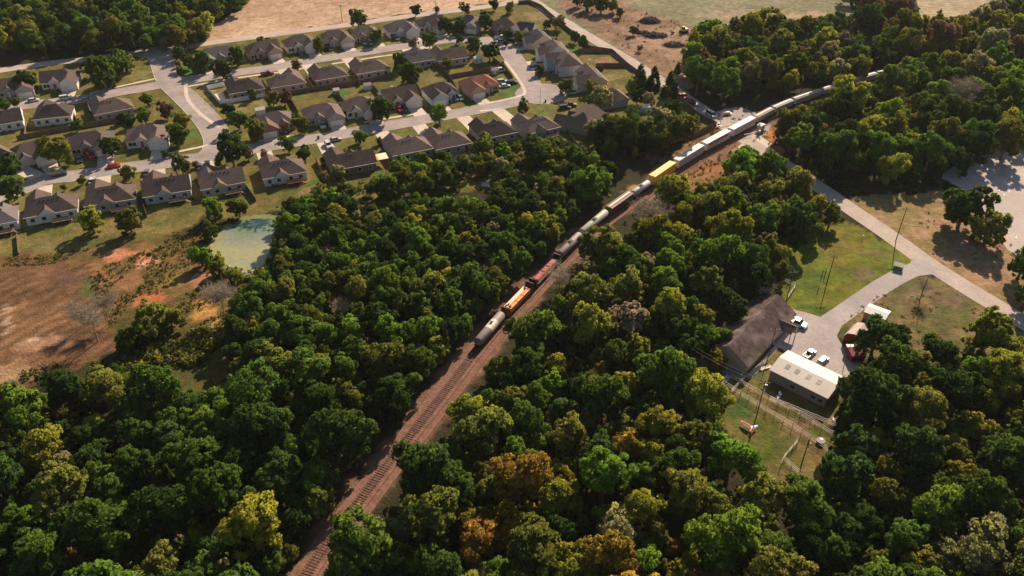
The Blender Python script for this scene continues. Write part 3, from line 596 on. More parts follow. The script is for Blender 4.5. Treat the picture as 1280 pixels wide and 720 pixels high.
# ---------------------------------------------------------------- vehicles
def wheel(root, x, y, r=.34, w_=.24):
    m = MB(); m.bar((x, y-w_/2, r), (x, y+w_/2, r), r, n=14); wo = m.build('wheel', M['tyre'], root)
    m = MB(); sgn = 1 if y > 0 else -1; m.bar((x, y+sgn*(w_/2), r), (x, y+sgn*(w_/2+.02), r), r*.6, n=10); m.build('rim', M['steel'], wo)
def vehicle(px, py, ang, kind, color, label, cat='car', name='parked_car', group='parked cars', deg=None, s=1.0):
    root = empty(name, flat(G(px, py, .6)), R(ang), label, cat, group); root.scale = (s, s, s)
    c = CAR[color]
    dims = dict(sedan=(4.7,1.8,.78,1.42), suv=(4.8,1.9,.95,1.75), van=(5.0,1.95,1.0,1.95), pickup=(5.7,1.95,1.0,1.85))[kind]
    L, W, hb, ht = dims; x = L/2; y = W/2
    b = MB()
    prof = [(-x,.35),(-x+.1,.25),(x-.1,.25),(x,.4),(x-.05,hb*.82),(x-.35,hb*.92),(x-1.15,hb),(-x+.25 if kind != 'sedan' else -x+.7,hb),(-x+.02,hb*.93)]
    b.prism(prof, -y, y)
    b.build('body', c, root)
    rf = dict(sedan=(-1.25,.55,-1.95,1.25), suv=(-2.1,.55,-2.3,1.2), van=(-2.3,.95,-2.45,1.75), pickup=(-.3,.95,-.5,1.6))[kind]
    g = MB(); t0, t1, b0, b1 = rf
    g.hexa([(b0,-y+.06,hb-.02),(b1,-y+.06,hb-.02),(b1,y-.06,hb-.02),(b0,y-.06,hb-.02)], [(t0,-y+.24,ht-.05),(t1,-y+.24,ht-.05),(t1,y-.24,ht-.05),(t0,y-.24,ht-.05)])
    g.build('windows', M['glass'], root)
    r = MB(); r.box(t0-.02, t1+.02, -y+.22, y-.22, ht-.05, ht, taper=.03)
    r.build('roof', c, root)
    if kind == 'pickup':
        bed = MB(); bed.box(-x+.12, b0-.12, -y+.12, y-.12, hb-.0, hb+.012); bed.build('truck_bed', M['black'], root)
        bed = MB(); bed.box(-x+.02, b0-.05, -y, -y+.1, hb, hb+.28); bed.box(-x+.02, b0-.05, y-.1, y, hb, hb+.28); bed.box(-x+.02, -x+.1, -y+.1, y-.1, hb, hb+.28); bed.build('bed_side', c, root)
    for sx in (x-.95, -x+.95):
        for sy in (-y+.1, y-.1): wheel(root, sx, sy)
    for sy in (-y+.35, y-.35):
        h = MB(); h.box(x-.06, x+.015, sy-.2, sy+.2, hb*.62, hb*.8); h.build('headlight', M['trim'], root)
        h = MB(); h.box(-x-.015, -x+.05, sy-.15, sy+.15, hb*.65, hb*.85); h.build('tail_light', CAR['red'], root)
    return root
V = vehicle
V(82,122,25,'suv','white','white car parked at the kerb of the far left street')
V(41,125,25,'sedan','white','white car by the trees at the left end of the far left street')
V(106,124,205,'sedan','tan','low tan car facing the white one on the far left street')
V(111,194,-40,'suv','red','bright red car in the driveway left of the leafy tree')
V(99,199,-60,'suv','black','dark car in the driveway beside the bright red car')
V(142,207,22,'sedan','red','red saloon parked on the street in tree shade')
V(74,217,24,'van','green','long dark green van parked at the left end of the lower street', 'van', 'parked_van')
V(115,225,110,'sedan','white','white car in the driveway of the third house below the lower street')
V(183,215,110,'sedan','grey','grey car behind the pale blue house by the street')
V(259,204,110,'sedan','black','dark car beside the fifth house below the lower street')
V(249,207,110,'sedan','grey','grey car left of the dark one by the fifth house below the lower street')
V(286,77,-65,'suv','white','white car in the drive of the first house above the upper street')
V(375,67,-50,'sedan','black','black car on the drive of the third house above the upper street')
V(334,92,25,'pickup','darkred','red pickup behind the second house below the upper street', 'truck', 'pickup_truck')
V(411,61,-50,'suv','black','black car on the drive of the fourth house above the upper street')
V(455,53,-65,'suv','silver','silver car, left of the pair on a shaded drive')
V(463,53,-65,'sedan','white','white car, right of the pair on a shaded drive')
V(495,48,-60,'suv','grey','grey car on the drive of the sixth house above the upper street')
V(499,136,-60,'suv','red','bright red car on the drive by the round dark tree')
V(506,136,-60,'suv','black','black car on the drive beside the bright red car')
V(403,156,-70,'pickup','white','white pickup on the drive left of the green lawn', 'truck', 'pickup_truck')
V(419,174,25,'sedan','silver','silver saloon parked on the lower street')
V(410,181,-65,'suv','white','white car, nose in, just below the silver saloon')
V(402,170,27,'sedan','white','white car on the lower street left of the silver saloon') if False else None
V(568,123,-60,'suv','blue','dark blue car, left of the pair by the blue-walled house')
V(575,122,-60,'sedan','grey','dark grey car, right of the pair by the blue-walled house')
V(625,88,15,'van','white','white van in the garden behind the side street fence', 'van', 'parked_van')
V(628,102,15,'suv','silver','silver car on the drive of the red-roofed house')
V(640,103,20,'suv','black','black car at the street end of the red-roofed house drive')
V(631,107,15,'sedan','white','white saloon below the silver car by the red-roofed house')
V(626,47,10,'pickup','white','white pickup by the far end of the side street', 'truck', 'pickup_truck')
V(627,51,10,'sedan','silver','silver saloon below the white pickup at the far end of the side street')
V(652,56,10,'suv','grey','grey car on the drive nearest the side street corner')
V(676,79,15,'suv','white','white car on the drive of the second right-hand house')
V(717,115,20,'suv','white','white car behind the small tree at the turning circle')
V(706,134,10,'suv','black','black car on the drive of the dark-roofed corner house')
V(712,131,10,'pickup','darkred','dark red pickup behind the black car at the corner house', 'truck', 'pickup_truck')
V(854,120,-66,'pickup','red','red pickup waiting at the railway crossing', 'truck', 'pickup_truck', 'cars waiting at the crossing')
V(866,129,-66,'suv','black','black car waiting behind the red pickup near the crossing', 'car', 'parked_car', 'cars waiting at the crossing')
V(889,143,-66,'van','white','white van first in line at the railway crossing', 'van', 'parked_van', 'cars waiting at the crossing')
V(843,108,-66,'sedan','white','white car half hidden by a conifer on the main road', 'car', 'parked_car', 'cars waiting at the crossing')
V(995,403,-38,'pickup','white','white pickup with long shadow in front of the dark-roofed house', 'truck', 'pickup_truck', 'vehicles in the site yard', s=1.05)
V(1012,442,42,'pickup','silver','silver pickup parked behind the long cream metal shed', 'truck', 'pickup_truck', 'vehicles in the site yard', s=.78)
V(1029,450,42,'suv','silver','pale car parked right of the pickup behind the cream metal shed', 'car', 'parked_car', 'vehicles in the site yard', s=.78)
# ---------------------------------------------------------------- railway
ribbon_obj('track_ballast', RAIL, 2.0, 2.0, .35, M['ballast'], .34)
ribbon_obj('ballast_shoulder', RAIL, 2.9, 3.6, .14, M['ballast'], .13)
RL = [0]
for a, b in zip(RAIL, RAIL[1:]): RL.append(RL[-1]+(b-a).length)
def rail_at(s):
    s = max(0, min(RL[-1]-.01, s)); i = int(np.searchsorted(RL, s))-1; i = max(0, min(i, len(RAIL)-2))
    t = (s-RL[i])/(RL[i+1]-RL[i]); return RAIL[i].lerp(RAIL[i+1], t)
def s_of(px, py, z=.6):
    p = flat(G(px, py, z)); k = min(range(len(RAIL)), key=lambda i: (RAIL[i]-p).length); return RL[k]
m = MB(); s = 0
while s < RL[-1]-2:
    p = rail_at(s); d = (rail_at(s+1)-p).normalized(); n_ = Vector((-d.y, d.x, 0)); j = random.uniform(-.03, .03)
    q = [p-n_*1.12-d*.11, p+n_*1.12-d*.11, p+n_*1.12+d*.11, p-n_*1.12+d*.11]
    m.hexa([a+Vector((0,0,.34)) for a in q], [a+Vector((0,0,.44+j)) for a in q]); s += .62
tag(m.build('railway_sleepers', M['tie']), kind='structure')
def two_rails(P): 
    m = MB()
    for o_ in (.59, -.59):
        L, Rr = ribbon_pts(P, o_+.045, -o_+.045, .44)
        for i in range(len(P)-1): 
            h = Vector((0,0,.17)); m.hexa([Rr[i], Rr[i+1], L[i+1], L[i]], [Rr[i]+h, Rr[i+1]+h, L[i+1]+h, L[i]+h])
    return m
tag(two_rails(RAIL).build('railway_rails', M['rail']), kind='structure')
M['tank_grey'] = mat('tank_grey', (.27,.22,.20), .6, var=.1, scale=.4, dirt=(.24,.2,.18))
M['tank_band'] = mat('tank_band', (.70,.62,.50), .5, var=.06)
M['tank_cream'] = mat('tank_cream', (.44,.41,.33), .6, var=.12, scale=.5, dirt=(.4,.38,.3))
M['hopper_brown'] = mat('hopper_brown', (.20,.10,.07), .7, dirt=(.13,.08,.06))
M['hopper_roof'] = mat('hopper_roof', (.46,.34,.29), .6, var=.15, dirt=(.38,.28,.23))
M['hopper_grey'] = mat('hopper_grey', (.40,.37,.36), .6, var=.12, dirt=(.25,.23,.22))
M['cont_yellow'] = mat('container_yellow', (.90,.55,.12), .5, var=.05, scale=.4)
M['car_white'] = mat('wagon_white', (.54,.52,.51), .5, var=.08, scale=.3, dirt=(.5,.46,.44))
M['car_pale'] = mat('wagon_pale', (.66,.55,.48), .5, var=.1, scale=.3, dirt=(.45,.35,.3))
M['graffiti'] = mat('red_lettering', (.42,.11,.09), .6)
M['coil_red'] = mat('cover_red', (.36,.075,.055), .5, var=.15, dirt=(.2,.06,.045))
M['orange'] = mat('lumber_wrap_orange', (.85,.26,.02), .6, var=.1)
M['wrap_pale'] = mat('lumber_wrap_pale', (.85,.58,.42), .6, var=.1)
M['wood_end'] = mat('bulkhead_brown', (.17,.085,.05), .7)
def bogie(root, x):
    m = MB(); m.box(x-1.3, x+1.3, -1.05, -.88, .75, 1.15); m.box(x-1.3, x+1.3, .88, 1.05, .75, 1.15); m.box(x-.3, x+.3, -1.0, 1.0, .8, 1.1); b = m.build('bogie', M['black'], root)
    for dx in (-.9, .9):
        m = MB()
        for y in (-.72, .72): m.bar((x+dx, y-.07, 1.05), (x+dx, y+.07, 1.05), .43, n=14)
        m.bar((x+dx, -.7, 1.05), (x+dx, .7, 1.05), .08); m.build('wheelset', M['rail'], b)
def wagon(s0, s1, label, cat='wagon', name='railway_wagon'):
    a = rail_at(s0); b = rail_at(s1); c = (a+b)/2; d = b-a
    k = rail_at((s0+s1)/2); c = (c+k)/2
    root = empty(name, c, math.atan2(d.y, d.x), label, cat, 'wagons of the goods train'); L = d.length-1.1; root.scale = (1, .82, .82)
    for x in (-L/2+2.0, L/2-2.0): bogie(root, x)
    m = MB(); m.bar((-L/2-.6, 0, 1.35), (-L/2+.1, 0, 1.35), .14); m.build('coupler', M['black'], root)
    m = MB(); m.bar((L/2-.1, 0, 1.35), (L/2+.6, 0, 1.35), .14); m.build('coupler', M['black'], root)
    return root, L
def tube(m, x0, x1, r, z, n=28, cap=.5, mi=0):
    rings = []
    prof = [(x0, 0), (x0+.12*cap, r*.55), (x0+.35*cap, r*.85), (x0+cap, r), (x1-cap, r), (x1-.35*cap, r*.85), (x1-.12*cap, r*.55), (x1, 0)]
    k = len(m.v)
    for x, rr in prof:
        for i in range(n): an = 2*math.pi*i/n; m.v.append((x, rr*math.cos(an), z+rr*math.sin(an)))
    for j in range(len(prof)-1):
        for i in range(n): i2 = (i+1) % n; m.f.append((k+j*n+i, k+j*n+i2, k+(j+1)*n+i2, k+(j+1)*n+i)); m.m.append(mi)
def text(txt, size, loc, rot, material, parent, name='lettering'):
    cu = bpy.data.curves.new(name, 'FONT'); cu.body = txt; cu.size = size; cu.extrude = .012; cu.align_x = 'CENTER'; cu.align_y = 'CENTER'; cu.materials.append(material)
    o = bpy.data.objects.new(name, cu); COL.objects.link(o); o.parent = parent; o.location = loc; o.rotation_euler = rot; return o
def tank_car(s0, s1, body, label, band=False, r=1.5, dome=True):
    root, L = wagon(s0, s1, label)
    m = MB(); tube(m, -L/2, L/2, r, 2.75); m.build('tank', body, root, smooth=False).data.polygons.foreach_set('use_smooth', [True]*len(m.f))
    if band:
        m = MB(); k = 28
        x0, x1 = -1.1, 2.6
        for i in range(k):
            a0, a1 = 2*math.pi*i/k, 2*math.pi*(i+1)/k; rr = r+.012
            m.face([(x0, rr*math.cos(a0), 2.75+rr*math.sin(a0)), (x1, rr*math.cos(a0), 2.75+rr*math.sin(a0)), (x1, rr*math.cos(a1), 2.75+rr*math.sin(a1)), (x0, rr*math.cos(a1), 2.75+rr*math.sin(a1))])
        m.build('band', M['tank_band'], root)
        m = MB(); m.bar((.8,0,4.2), (.8,0,4.6), .38, n=16); m.bar((.1,.15,4.2),(.1,.15,4.45),.13); m.bar((1.5,-.2,4.2),(1.5,-.2,4.42),.13); m.build('manway', M['black'], root)
    elif dome:
        m = MB(); m.bar((0,0,2.75+r-.1), (0,0,2.75+r+.45), .45, n=16); m.box(-1.1, 1.1, -.75, .75, 2.75+r+.0, 2.75+r+.06); m.build('manway', M['black'], root)
    m = MB()
    m.box(-L/2, -L/2+1.6, -1.2, 1.2, 1.2, 1.35); m.box(L/2-1.6, L/2, -1.2, 1.2, 1.2, 1.35)
    for x in (-L/2+2.0, L/2-2.0): m.box(x-.25, x+.25, -1.2, 1.2, 1.2, 1.9)
    for sx in (-1, 1):
        for sy in (-1, 1): m.bar((sx*(L/2-.1), sy*1.2, 1.35), (sx*(L/2-.1), sy*1.2, 2.3), .03, n=4)
        m.bar((sx*(L/2-.1), -1.2, 2.3), (sx*(L/2-.1), 1.2, 2.3), .03, n=4)
    m.build('end_platform', M['black'], root); return root
def bulkhead_flat(s0, s1, label):
    root, L = wagon(s0, s1, label)
    m = MB(); m.box(-L/2, L/2, -1.4, 1.4, 1.2, 1.5); m.box(-L/2+1, L/2-1, -.4, .4, .9, 1.2); m.build('deck', M['wood_end'], root)
    for sx in (-1, 1):
        m = MB(); x = sx*(L/2-.5); m.box(min(x, x+sx*.2), max(x, x+sx*.2), -1.45, 1.45, 1.5, 4.4)
        for y in (-1.35, -.5, .5, 1.35): m.hexa([(x,y-.06,1.5),(x-sx*.9,y-.06,1.5),(x-sx*.9,y+.06,1.5),(x,y+.06,1.5)] if sx < 0 else [(x-.9,y-.06,1.5),(x,y-.06,1.5),(x,y+.06,1.5),(x-.9,y+.06,1.5)], [(x,y-.06,4.2),(x-sx*.12,y-.06,4.2),(x-sx*.12,y+.06,4.2),(x,y+.06,4.2)] if sx < 0 else [(x-.12,y-.06,4.2),(x,y-.06,4.2),(x,y+.06,4.2),(x-.12,y+.06,4.2)])
        m.build('bulkhead', M['wood_end'], root)
    Lc = L-3.4
    m = MB(); m.box(-Lc/2, Lc/2, -.05, 1.32, 1.55, 3.35); m.build('pale_load', M['wrap_pale'], root)
    m = MB(); m.box(-Lc/2, Lc/2, -1.32, -.12, 1.55, 3.2); m.build('orange_load', M['orange'], root)
    m = MB()
    m.box(-Lc/2, Lc/2, -1.36, -1.2, 3.2, 3.24); 
    for i in range(4): x = -Lc/2+.6+i*(Lc-1.2)/3; m.box(x-.02, x+.02, -1.335, 1.335, 1.5, 3.36)
    m.build('strap', M['wrap_pale'], root)
    for x, y in ((-Lc/2+.3,.7),(-Lc/2+1.1,.4),(-Lc/2+.6,-.6),(Lc/2-.4,.6),(Lc/2-1.0,.2)): m = MB(); m.box(x-.35, x+.35, y-.22, y+.22, 3.36, 3.75, taper=.08); m.build('load_chock', M['black'], root)
    return root
def coil_car(s0, s1, label):
    root, L = wagon(s0, s1, label)
    m = MB(); m.box(-L/2, L/2, -1.45, 1.45, 1.15, 1.7); m.build('deck', M['black'], root)
    for sx in (-1, 1):
        m = MB(); x = sx*(L/2-.35); m.box(x-.12, x+.12, -1.5, 1.5, 1.7, 4.3)
        for y in (-1.3, 0, 1.3): m.bar((x-sx*1.3, y, 1.7), (x, y, 4.1), .09, n=4)
        m.build('bulkhead', M['black'], root)
    for i in range(4):
        Lc = (L-3.4)/4; x0 = -L/2+1.9+i*Lc; m = MB()
        prof = [(-1.25,1.7),(1.25,1.7),(1.25,2.7),(.7,3.15),(-.7,3.15),(-1.25,2.7)]
        m.prism(prof, x0+.08, x0+Lc-.08, axis='y'); 
        for t in (.3, .7): m.box(x0+Lc*t-.06, x0+Lc*t+.06, -1.28, 1.28, 2.66, 2.74)
        h = m.build('cover', M['coil_red'], root)
        if i in (1, 2): k = MB(); k.box(x0+Lc/2-.5, x0+Lc/2+.5, -.45, .45, 3.152, 3.2); k.box(x0+Lc/2-.2, x0+Lc/2+.2, -.7, .7, 3.2, 3.25); k.build('lifting_frame', M['black'], h)
    m = MB()
    for sy in (-1, 1): m.bar((-L/2+1, sy*1.45, 2.3), (L/2-1, sy*1.45, 2.3), .05, n=4); [m.bar((-L/2+1+i*(L-2)/8, sy*1.45, 1.7), (-L/2+1+i*(L-2)/8, sy*1.45, 2.3), .04, n=4) for i in range(9)]
    m.build('side_rail', M['trim'], root); return root
def hopper(s0, s1, body, roofm, label, h=4.5):
    root, L = wagon(s0, s1, label); Lb = L-.6
    m = MB(); m.box(-Lb/2, Lb/2, -1.5, 1.5, 1.9, h-.35)
    for i in range(3): x = -Lb/3.1+i*Lb/3.1; m.hexa([(x-.5,-.5,.8),(x+.5,-.5,.8),(x+.5,.5,.8),(x-.5,.5,.8)], [(x-Lb/6.6,-1.4,1.9),(x+Lb/6.6,-1.4,1.9),(x+Lb/6.6,1.4,1.9),(x-Lb/6.6,1.4,1.9)])
    n_ = 16
    for i in range(n_+1):
        x = -Lb/2+.05+i*(Lb-.1)/n_
        for sy in (-1, 1): m.box(x-.05, x+.05, sy*1.5-(.1 if sy < 0 else 0), sy*1.5+(.1 if sy > 0 else 0), 1.9, h-.35)
    m.build('hopper_body', body, root)
    m = MB(); m.prism([(-1.55,h-.35),(1.55,h-.35),(1.1,h-.08),(.45,h),(-.45,h),(-1.1,h-.08)], -Lb/2-.05, Lb/2+.05, axis='y'); r = m.build('roof', roofm, root)
    m = MB(); m.box(-Lb/2+.5, Lb/2-.5, -.3, .3, h, h+.12); m.build('hatch', M['trim'], r)
    m = MB()
    for sy in (-.8, .8): m.box(-Lb/2, Lb/2, sy-.14, sy+.14, h+.06, h+.1)
    m.build('walkway', M['hopper_brown'], r); return root
def boxcar(s0, s1, body, label, h=5.3, mark=None, yellow=False, well=False):
    root, L = wagon(s0, s1, label); Lb = L-(.8 if not well else 1.6); z0 = 1.25 if not well else .75
    m = MB(); m.box(-Lb/2, Lb/2, -1.5, 1.5, z0, h)
    n_ = 34 if well else 20
    for i in range(n_+1):
        x = -Lb/2+.1+i*(Lb-.2)/n_
        for sy in (-1, 1): m.box(x-.06, x+.06, sy*1.5-(.05 if sy < 0 else 0), sy*1.5+(.05 if sy > 0 else 0), z0+.15, h-.1)
    m.build('container' if well else 'wagon_body', body, root)
    m = MB(); m.box(-Lb/2-.03, Lb/2+.03, -1.54, 1.54, h, h+.07)
    for i in range(n_): x = -Lb/2+.3+i*(Lb-.6)/n_; m.box(x, x+.12, -1.4, 1.4, h+.07, h+.1)
    m.build('roof', body, root)
    if well:
        m = MB(); m.box(-Lb/2-.2, Lb/2+.2, -1.62, -1.56, .6, 1.5); m.box(-Lb/2-.2, Lb/2+.2, 1.56, 1.62, .6, 1.5); m.build('well_side', M['wood_end'], root)
        m = MB(); m.box(-Lb/2+.05, Lb/2-.05, -1.555, -1.551, 3.0, 3.06); m.build('stack_seam', M['black'], root)
    else:
        m = MB(); m.box(-1.6, 1.6, -1.6, -1.55, z0+.2, h-.35); m.build('door', body, root)
    if mark:
        m = MB(); rnd = random.Random(4); x = -6.2
        while x < 5.6:
            w_ = rnd.uniform(.35, .9); z = rnd.uniform(3.3, 3.7); hh = rnd.uniform(.5, .95); m.hexa([(x,-1.64,z),(x+w_,-1.64,z),(x+w_,-1.56,z),(x,-1.56,z)], [(x+.15,-1.64,z+hh),(x+w_+.2,-1.64,z+hh),(x+w_+.2,-1.56,z+hh),(x+.15,-1.56,z+hh)]); x += w_*rnd.uniform(1.02, 1.5)
        m.build('lettering', M['graffiti'], root)
    return root
SS = lambda x, y, z: s_of(x, y, z*.8)
def chain(items):
    for it in items: it[0](*it[1:])
a0 = SS(594,436,1.2)
e = [a0, SS(626,393,2.4), SS(662,356,2.4), SS(699,321,2.4), SS(724,293,2.8), SS(757,263,3.0), SS(792,240,4.0), SS(811,226,3.0), SS(845,199,5.5), SS(880,178,5.3), SS(912,161,5.3), SS(944,144.5,5.3), SS(966,133,5.0), SS(992,123,4.6)]
print('car lengths', [round(b-a, 1) for a, b in zip(e, e[1:])])
tank_car(e[0], e[1], M['tank_grey'], 'grey tank wagon with pale band, last of the goods train', band=True)
bulkhead_flat(e[1], e[2], 'bulkhead flat wagon carrying orange and pale wrapped lumber')
coil_car(e[2], e[3], 'black wagon with dark red coil covers between two bulkheads')
tank_car(e[3], e[4], M['tank_grey'], 'plain grey tank wagon just beyond the dark red covered wagon', r=1.45)
tank_car(e[4], e[5], M['tank_cream'], 'cream tank wagon half hidden by a leaning olive tree', r=1.5)
hopper(e[5], e[6], M['hopper_brown'], M['hopper_roof'], 'brown hopper wagon with pale striped roof')
tank_car(e[6], e[7], M['car_white'], 'short white tank wagon in front of the yellow container', r=1.35)
boxcar(e[7], e[8], M['cont_yellow'], 'bright yellow container stack on a well wagon', h=4.9, well=True)
boxcar(e[8], e[9], M['car_white'], 'white box wagon directly behind the yellow container', h=4.75)
boxcar(e[9], e[10], M['car_pale'], 'pale box wagon with dark red lettering before the crossing', h=4.75, mark=True)
boxcar(e[10], e[11], M['car_white'], 'white box wagon standing across the road crossing', h=4.75)
hopper(e[11], e[12], M['hopper_grey'], M['hopper_roof'], 'grey hopper wagon just past the road crossing')
hopper(e[12], e[13], M['hopper_grey'], M['car_white'], 'pale-roofed hopper wagon emerging from trees past the crossing')
s = e[13]; k = 0
nxt = [('dark grey hopper wagon, first in the deep tree shade', M['hopper_grey'], M['hopper_grey']), ('dark grey hopper wagon, second in the deep tree shade', M['hopper_grey'], M['hopper_grey']), ('white-roofed hopper wagon ending where trees cover the train', M['hopper_grey'], M['car_white']), ('pale hopper wagon behind the olive trees', M['hopper_grey'], M['hopper_roof']), ('farthest visible white-roofed wagon, seen through a gap in trees', M['hopper_grey'], M['car_white']), ('last pale wagon before the train vanishes in the wood', M['hopper_grey'], M['hopper_roof'])]
for lab, b_, r_ in nxt:
    hopper(s, s+17.5, b_, r_, lab, 4.6); s += 17.5
    q_ = rail_at(s)
    if PX(q_.x, q_.y, 3)[0] > 1140: break
# ---------------------------------------------------------------- the site beside the road
def oriented(name, px0, px1, z, label, cat, group=None):
    a = flat(G(*px0, z)); b = flat(G(*px1, z)); d = b-a
    return empty(name, (a+b)/2, math.atan2(d.y, d.x), label, cat, group), d.length
# long cream metal shed: ridge ends
M['cream_roof'] = mat('cream_metal_roof', (.62,.54,.46), .5, var=.06, scale=.3, dirt=(.50,.41,.33))
M['panel'] = mat('shed_panel', (.25,.225,.20), .6, var=.06)
root, L = oriented('metal_shed', (975.5,445.5), (1047,480), 4.4, 'long cream metal-roofed shed beside the paved yard', 'shed')
print('shed', L)
W = 9.0; H0 = 3.3; H1 = 4.2; x0 = -L/2; x1 = L/2
m = MB(); m.prism([(-W/2,0),(W/2,0),(W/2,H0),(0,H1-.05),(-W/2,H0)], x0+.15, x1-.15, axis='y'); m.build('wall', M['panel'], root)
m = MB()
m.face([(x0-.2,-W/2-.3,H0-.05),(x1+.2,-W/2-.3,H0-.05),(x1+.2,0,H1),(x0-.2,0,H1)]); m.face([(x1+.2,W/2+.3,H0-.05),(x0-.2,W/2+.3,H0-.05),(x0-.2,0,H1),(x1+.2,0,H1)])
m.face([(x0-.2,-W/2-.3,H0-.16),(x0-.2,-W/2-.3,H0-.05),(x1+.2,-W/2-.3,H0-.05),(x1+.2,-W/2-.3,H0-.16)])
for i in range(30): x = x0+i*L/29; m.bar((x,-W/2-.3,H0-.02),(x,0,H1+.02),.025,n=4); m.bar((x,W/2+.3,H0-.02),(x,0,H1+.02),.025,n=4)
r = m.build('roof', M['cream_roof'], root)
M['skylight'] = mat('skylight', (.38,.33,.27), .5); M['skylight2'] = mat('skylight_dark', (.27,.24,.2), .5)
sl_ = (H1-H0+.05)/(W/2+.3)
for i, t in enumerate((.2,.37,.57,.75)):
    x = x0+L*t; m = MB(); ya, yb = -2.4, -.9
    m.hexa([(x-.5,ya,H1+ya*sl_+.0),(x+.5,ya,H1+ya*sl_),(x+.5,yb,H1+yb*sl_),(x-.5,yb,H1+yb*sl_)], [(x-.5,ya,H1+ya*sl_+.05),(x+.5,ya,H1+ya*sl_+.05),(x+.5,yb,H1+yb*sl_+.05),(x-.5,yb,H1+yb*sl_+.05)]); m.build('skylight', M['skylight2' if i < 2 else 'skylight'], r)
for t in (.42,.78,.9): m = MB(); x = x0+L*t; m.box(x-.45, x+.45, -W/2-.05, -W/2+.02, 1.1, 1.8); m.build('window', M['glass'], root)
for t in (.25,.5,.75): m = MB(); x = x0+L*t; m.box(x-1.6, x+1.6, W/2-.02, W/2+.06, 0, 2.9); m.build('roller_door', M['trim'], root)
# dark-roofed long house
root, L = oriented('long_house', (911,435), (971,372), 5.5, 'long dark-roofed house shaded by trees, beside the white pickup', 'house')
print('longhouse', L)
W = 10.5; H0 = 3.0; H1 = 6.4; x0 = -L/2; x1 = L/2
M['weathered'] = mat('weathered_shingle', (.11,.08,.07), 1.0, var=.4, scale=.7, spec=.02, dirt=(.26,.19,.17), bump=.3, bscale=3)
m = MB(); m.prism([(-W/2,0),(W/2,0),(W/2,H0),(0,H1-.1),(-W/2,H0)], x0+.3, x1-.3, axis='y')
m.build('wall', WALL['beige'], root)
m = MB()
m.face([(x0-.4,-W/2-.7,H0-.2),(x1+.4,-W/2-.7,H0-.2),(x1+.4,0,H1),(x0-.4,0,H1)]); m.face([(x1+.4,W/2+.7,H0-.2),(x0-.4,W/2+.7,H0-.2),(x0-.4,0,H1),(x1+.4,0,H1)])
m.face([(x0-.4,-W/2-.7,H0-.32),(x1+.4,-W/2-.7,H0-.32),(x1+.4,-W/2-.7,H0-.2),(x0-.4,-W/2-.7,H0-.2)])
ro = m.build('roof', M['weathered'], root)
m = MB(); xa = x1-6.5; m.face([(xa-2.2,-W/2-3.2,H0-.1),(xa,-W/2-3.2,H0+1.2),(xa,-1.6,H0+1.25),(xa-2.2,-W/2,H0-.1)]); m.face([(xa,-W/2-3.2,H0+1.2),(xa+2.2,-W/2-3.2,H0-.1),(xa+2.2,-W/2,H0-.1),(xa,-1.6,H0+1.25)]); m.build('porch_roof', M['weathered'], ro)
for dx in (-2.0, 2.0): m = MB(); m.box(xa+dx-.1, xa+dx+.1, -W/2-3.1, -W/2-2.9, 0, H0-.05); m.build('porch_post', M['trim'], root)
m = MB(); m.box(xa-.6, xa+.6, -W/2-.06, -W/2+.02, 0, 2.2); m.build('door', M['trim'], root)
for t in (.12,.28,.45,.6): m = MB(); x = x0+L*t; m.box(x-.7, x+.7, -W/2-.05, -W/2+.03, 1, 2.2); m.build('window', M['glass'], root)
m = MB(); m.box(x0-3.4, x0+.25, -W/2-.6, W/2+.4, 0, .3); [m.box(x0-3.3, x0-3.1, y-.1, y+.1, .3, 2.5) for y in (-W/2-.3, -1.8, 1.8, W/2)]; m.build('porch_deck', M['panel'], root)
m = MB(); m.face([(x0-3.5,-W/2-.7,2.5),(x0+.2,-W/2-.7,2.95),(x0+.2,W/2+.5,2.95),(x0-3.5,W/2+.5,2.5)][::1]); m.build('end_porch_roof', M['panel'], root) if False else None
m = MB(); m.box(x0-1.2, x0-1.0, 0, 0, 0, 0)
m = MB(); m.hexa([(x0-6.4,-3.2,.02),(x0-3.3,-3.2,.02),(x0-3.3,-1.9,.02),(x0-6.4,-1.9,.02)], [(x0-6.4,-3.2,.08),(x0-3.3,-3.2,.38),(x0-3.3,-1.9,.38),(x0-6.4,-1.9,.08)]); m.build('ramp', M['pipe'], root)
m = MB(); m.box(x0-.0, x1, -W/2-1.9, -W/2-.75, .0, .12); m.build('side_walk', M['concrete'], root)
# small open shed with white roof
M['bright_roof'] = mat('bright_metal_roof', (.80,.74,.66), .4, var=.03)
root, L = oriented('storage_shed', (1083,388), (1103,388), 2.8, 'small shed with bright white metal roof by the site drive', 'shed')
root.location = flat(G(1097,389,2.6)); root.rotation_euler[2] = R(-38)
m = MB(); m.prism([(-2.1,0),(2.1,0),(2.1,2.5),(0,3.0),(-2.1,2.5)], -2.6, 2.6, axis='y'); m.build('wall', WALL['tan'], root)
m = MB(); m.face([(-2.8,-2.3,2.5),(2.8,-2.3,2.5),(2.8,-.03,3.06),(-2.8,-.03,3.06)]); m.face([(2.8,2.3,2.5),(-2.8,2.3,2.5),(-2.8,.03,3.06),(2.8,.03,3.06)]); m.build('roof', M['bright_roof'], root)
m = MB(); m.box(-2.62, -2.56, -1.4, 1.4, 0, 2.2); m.build('open_front', M['black'], root)
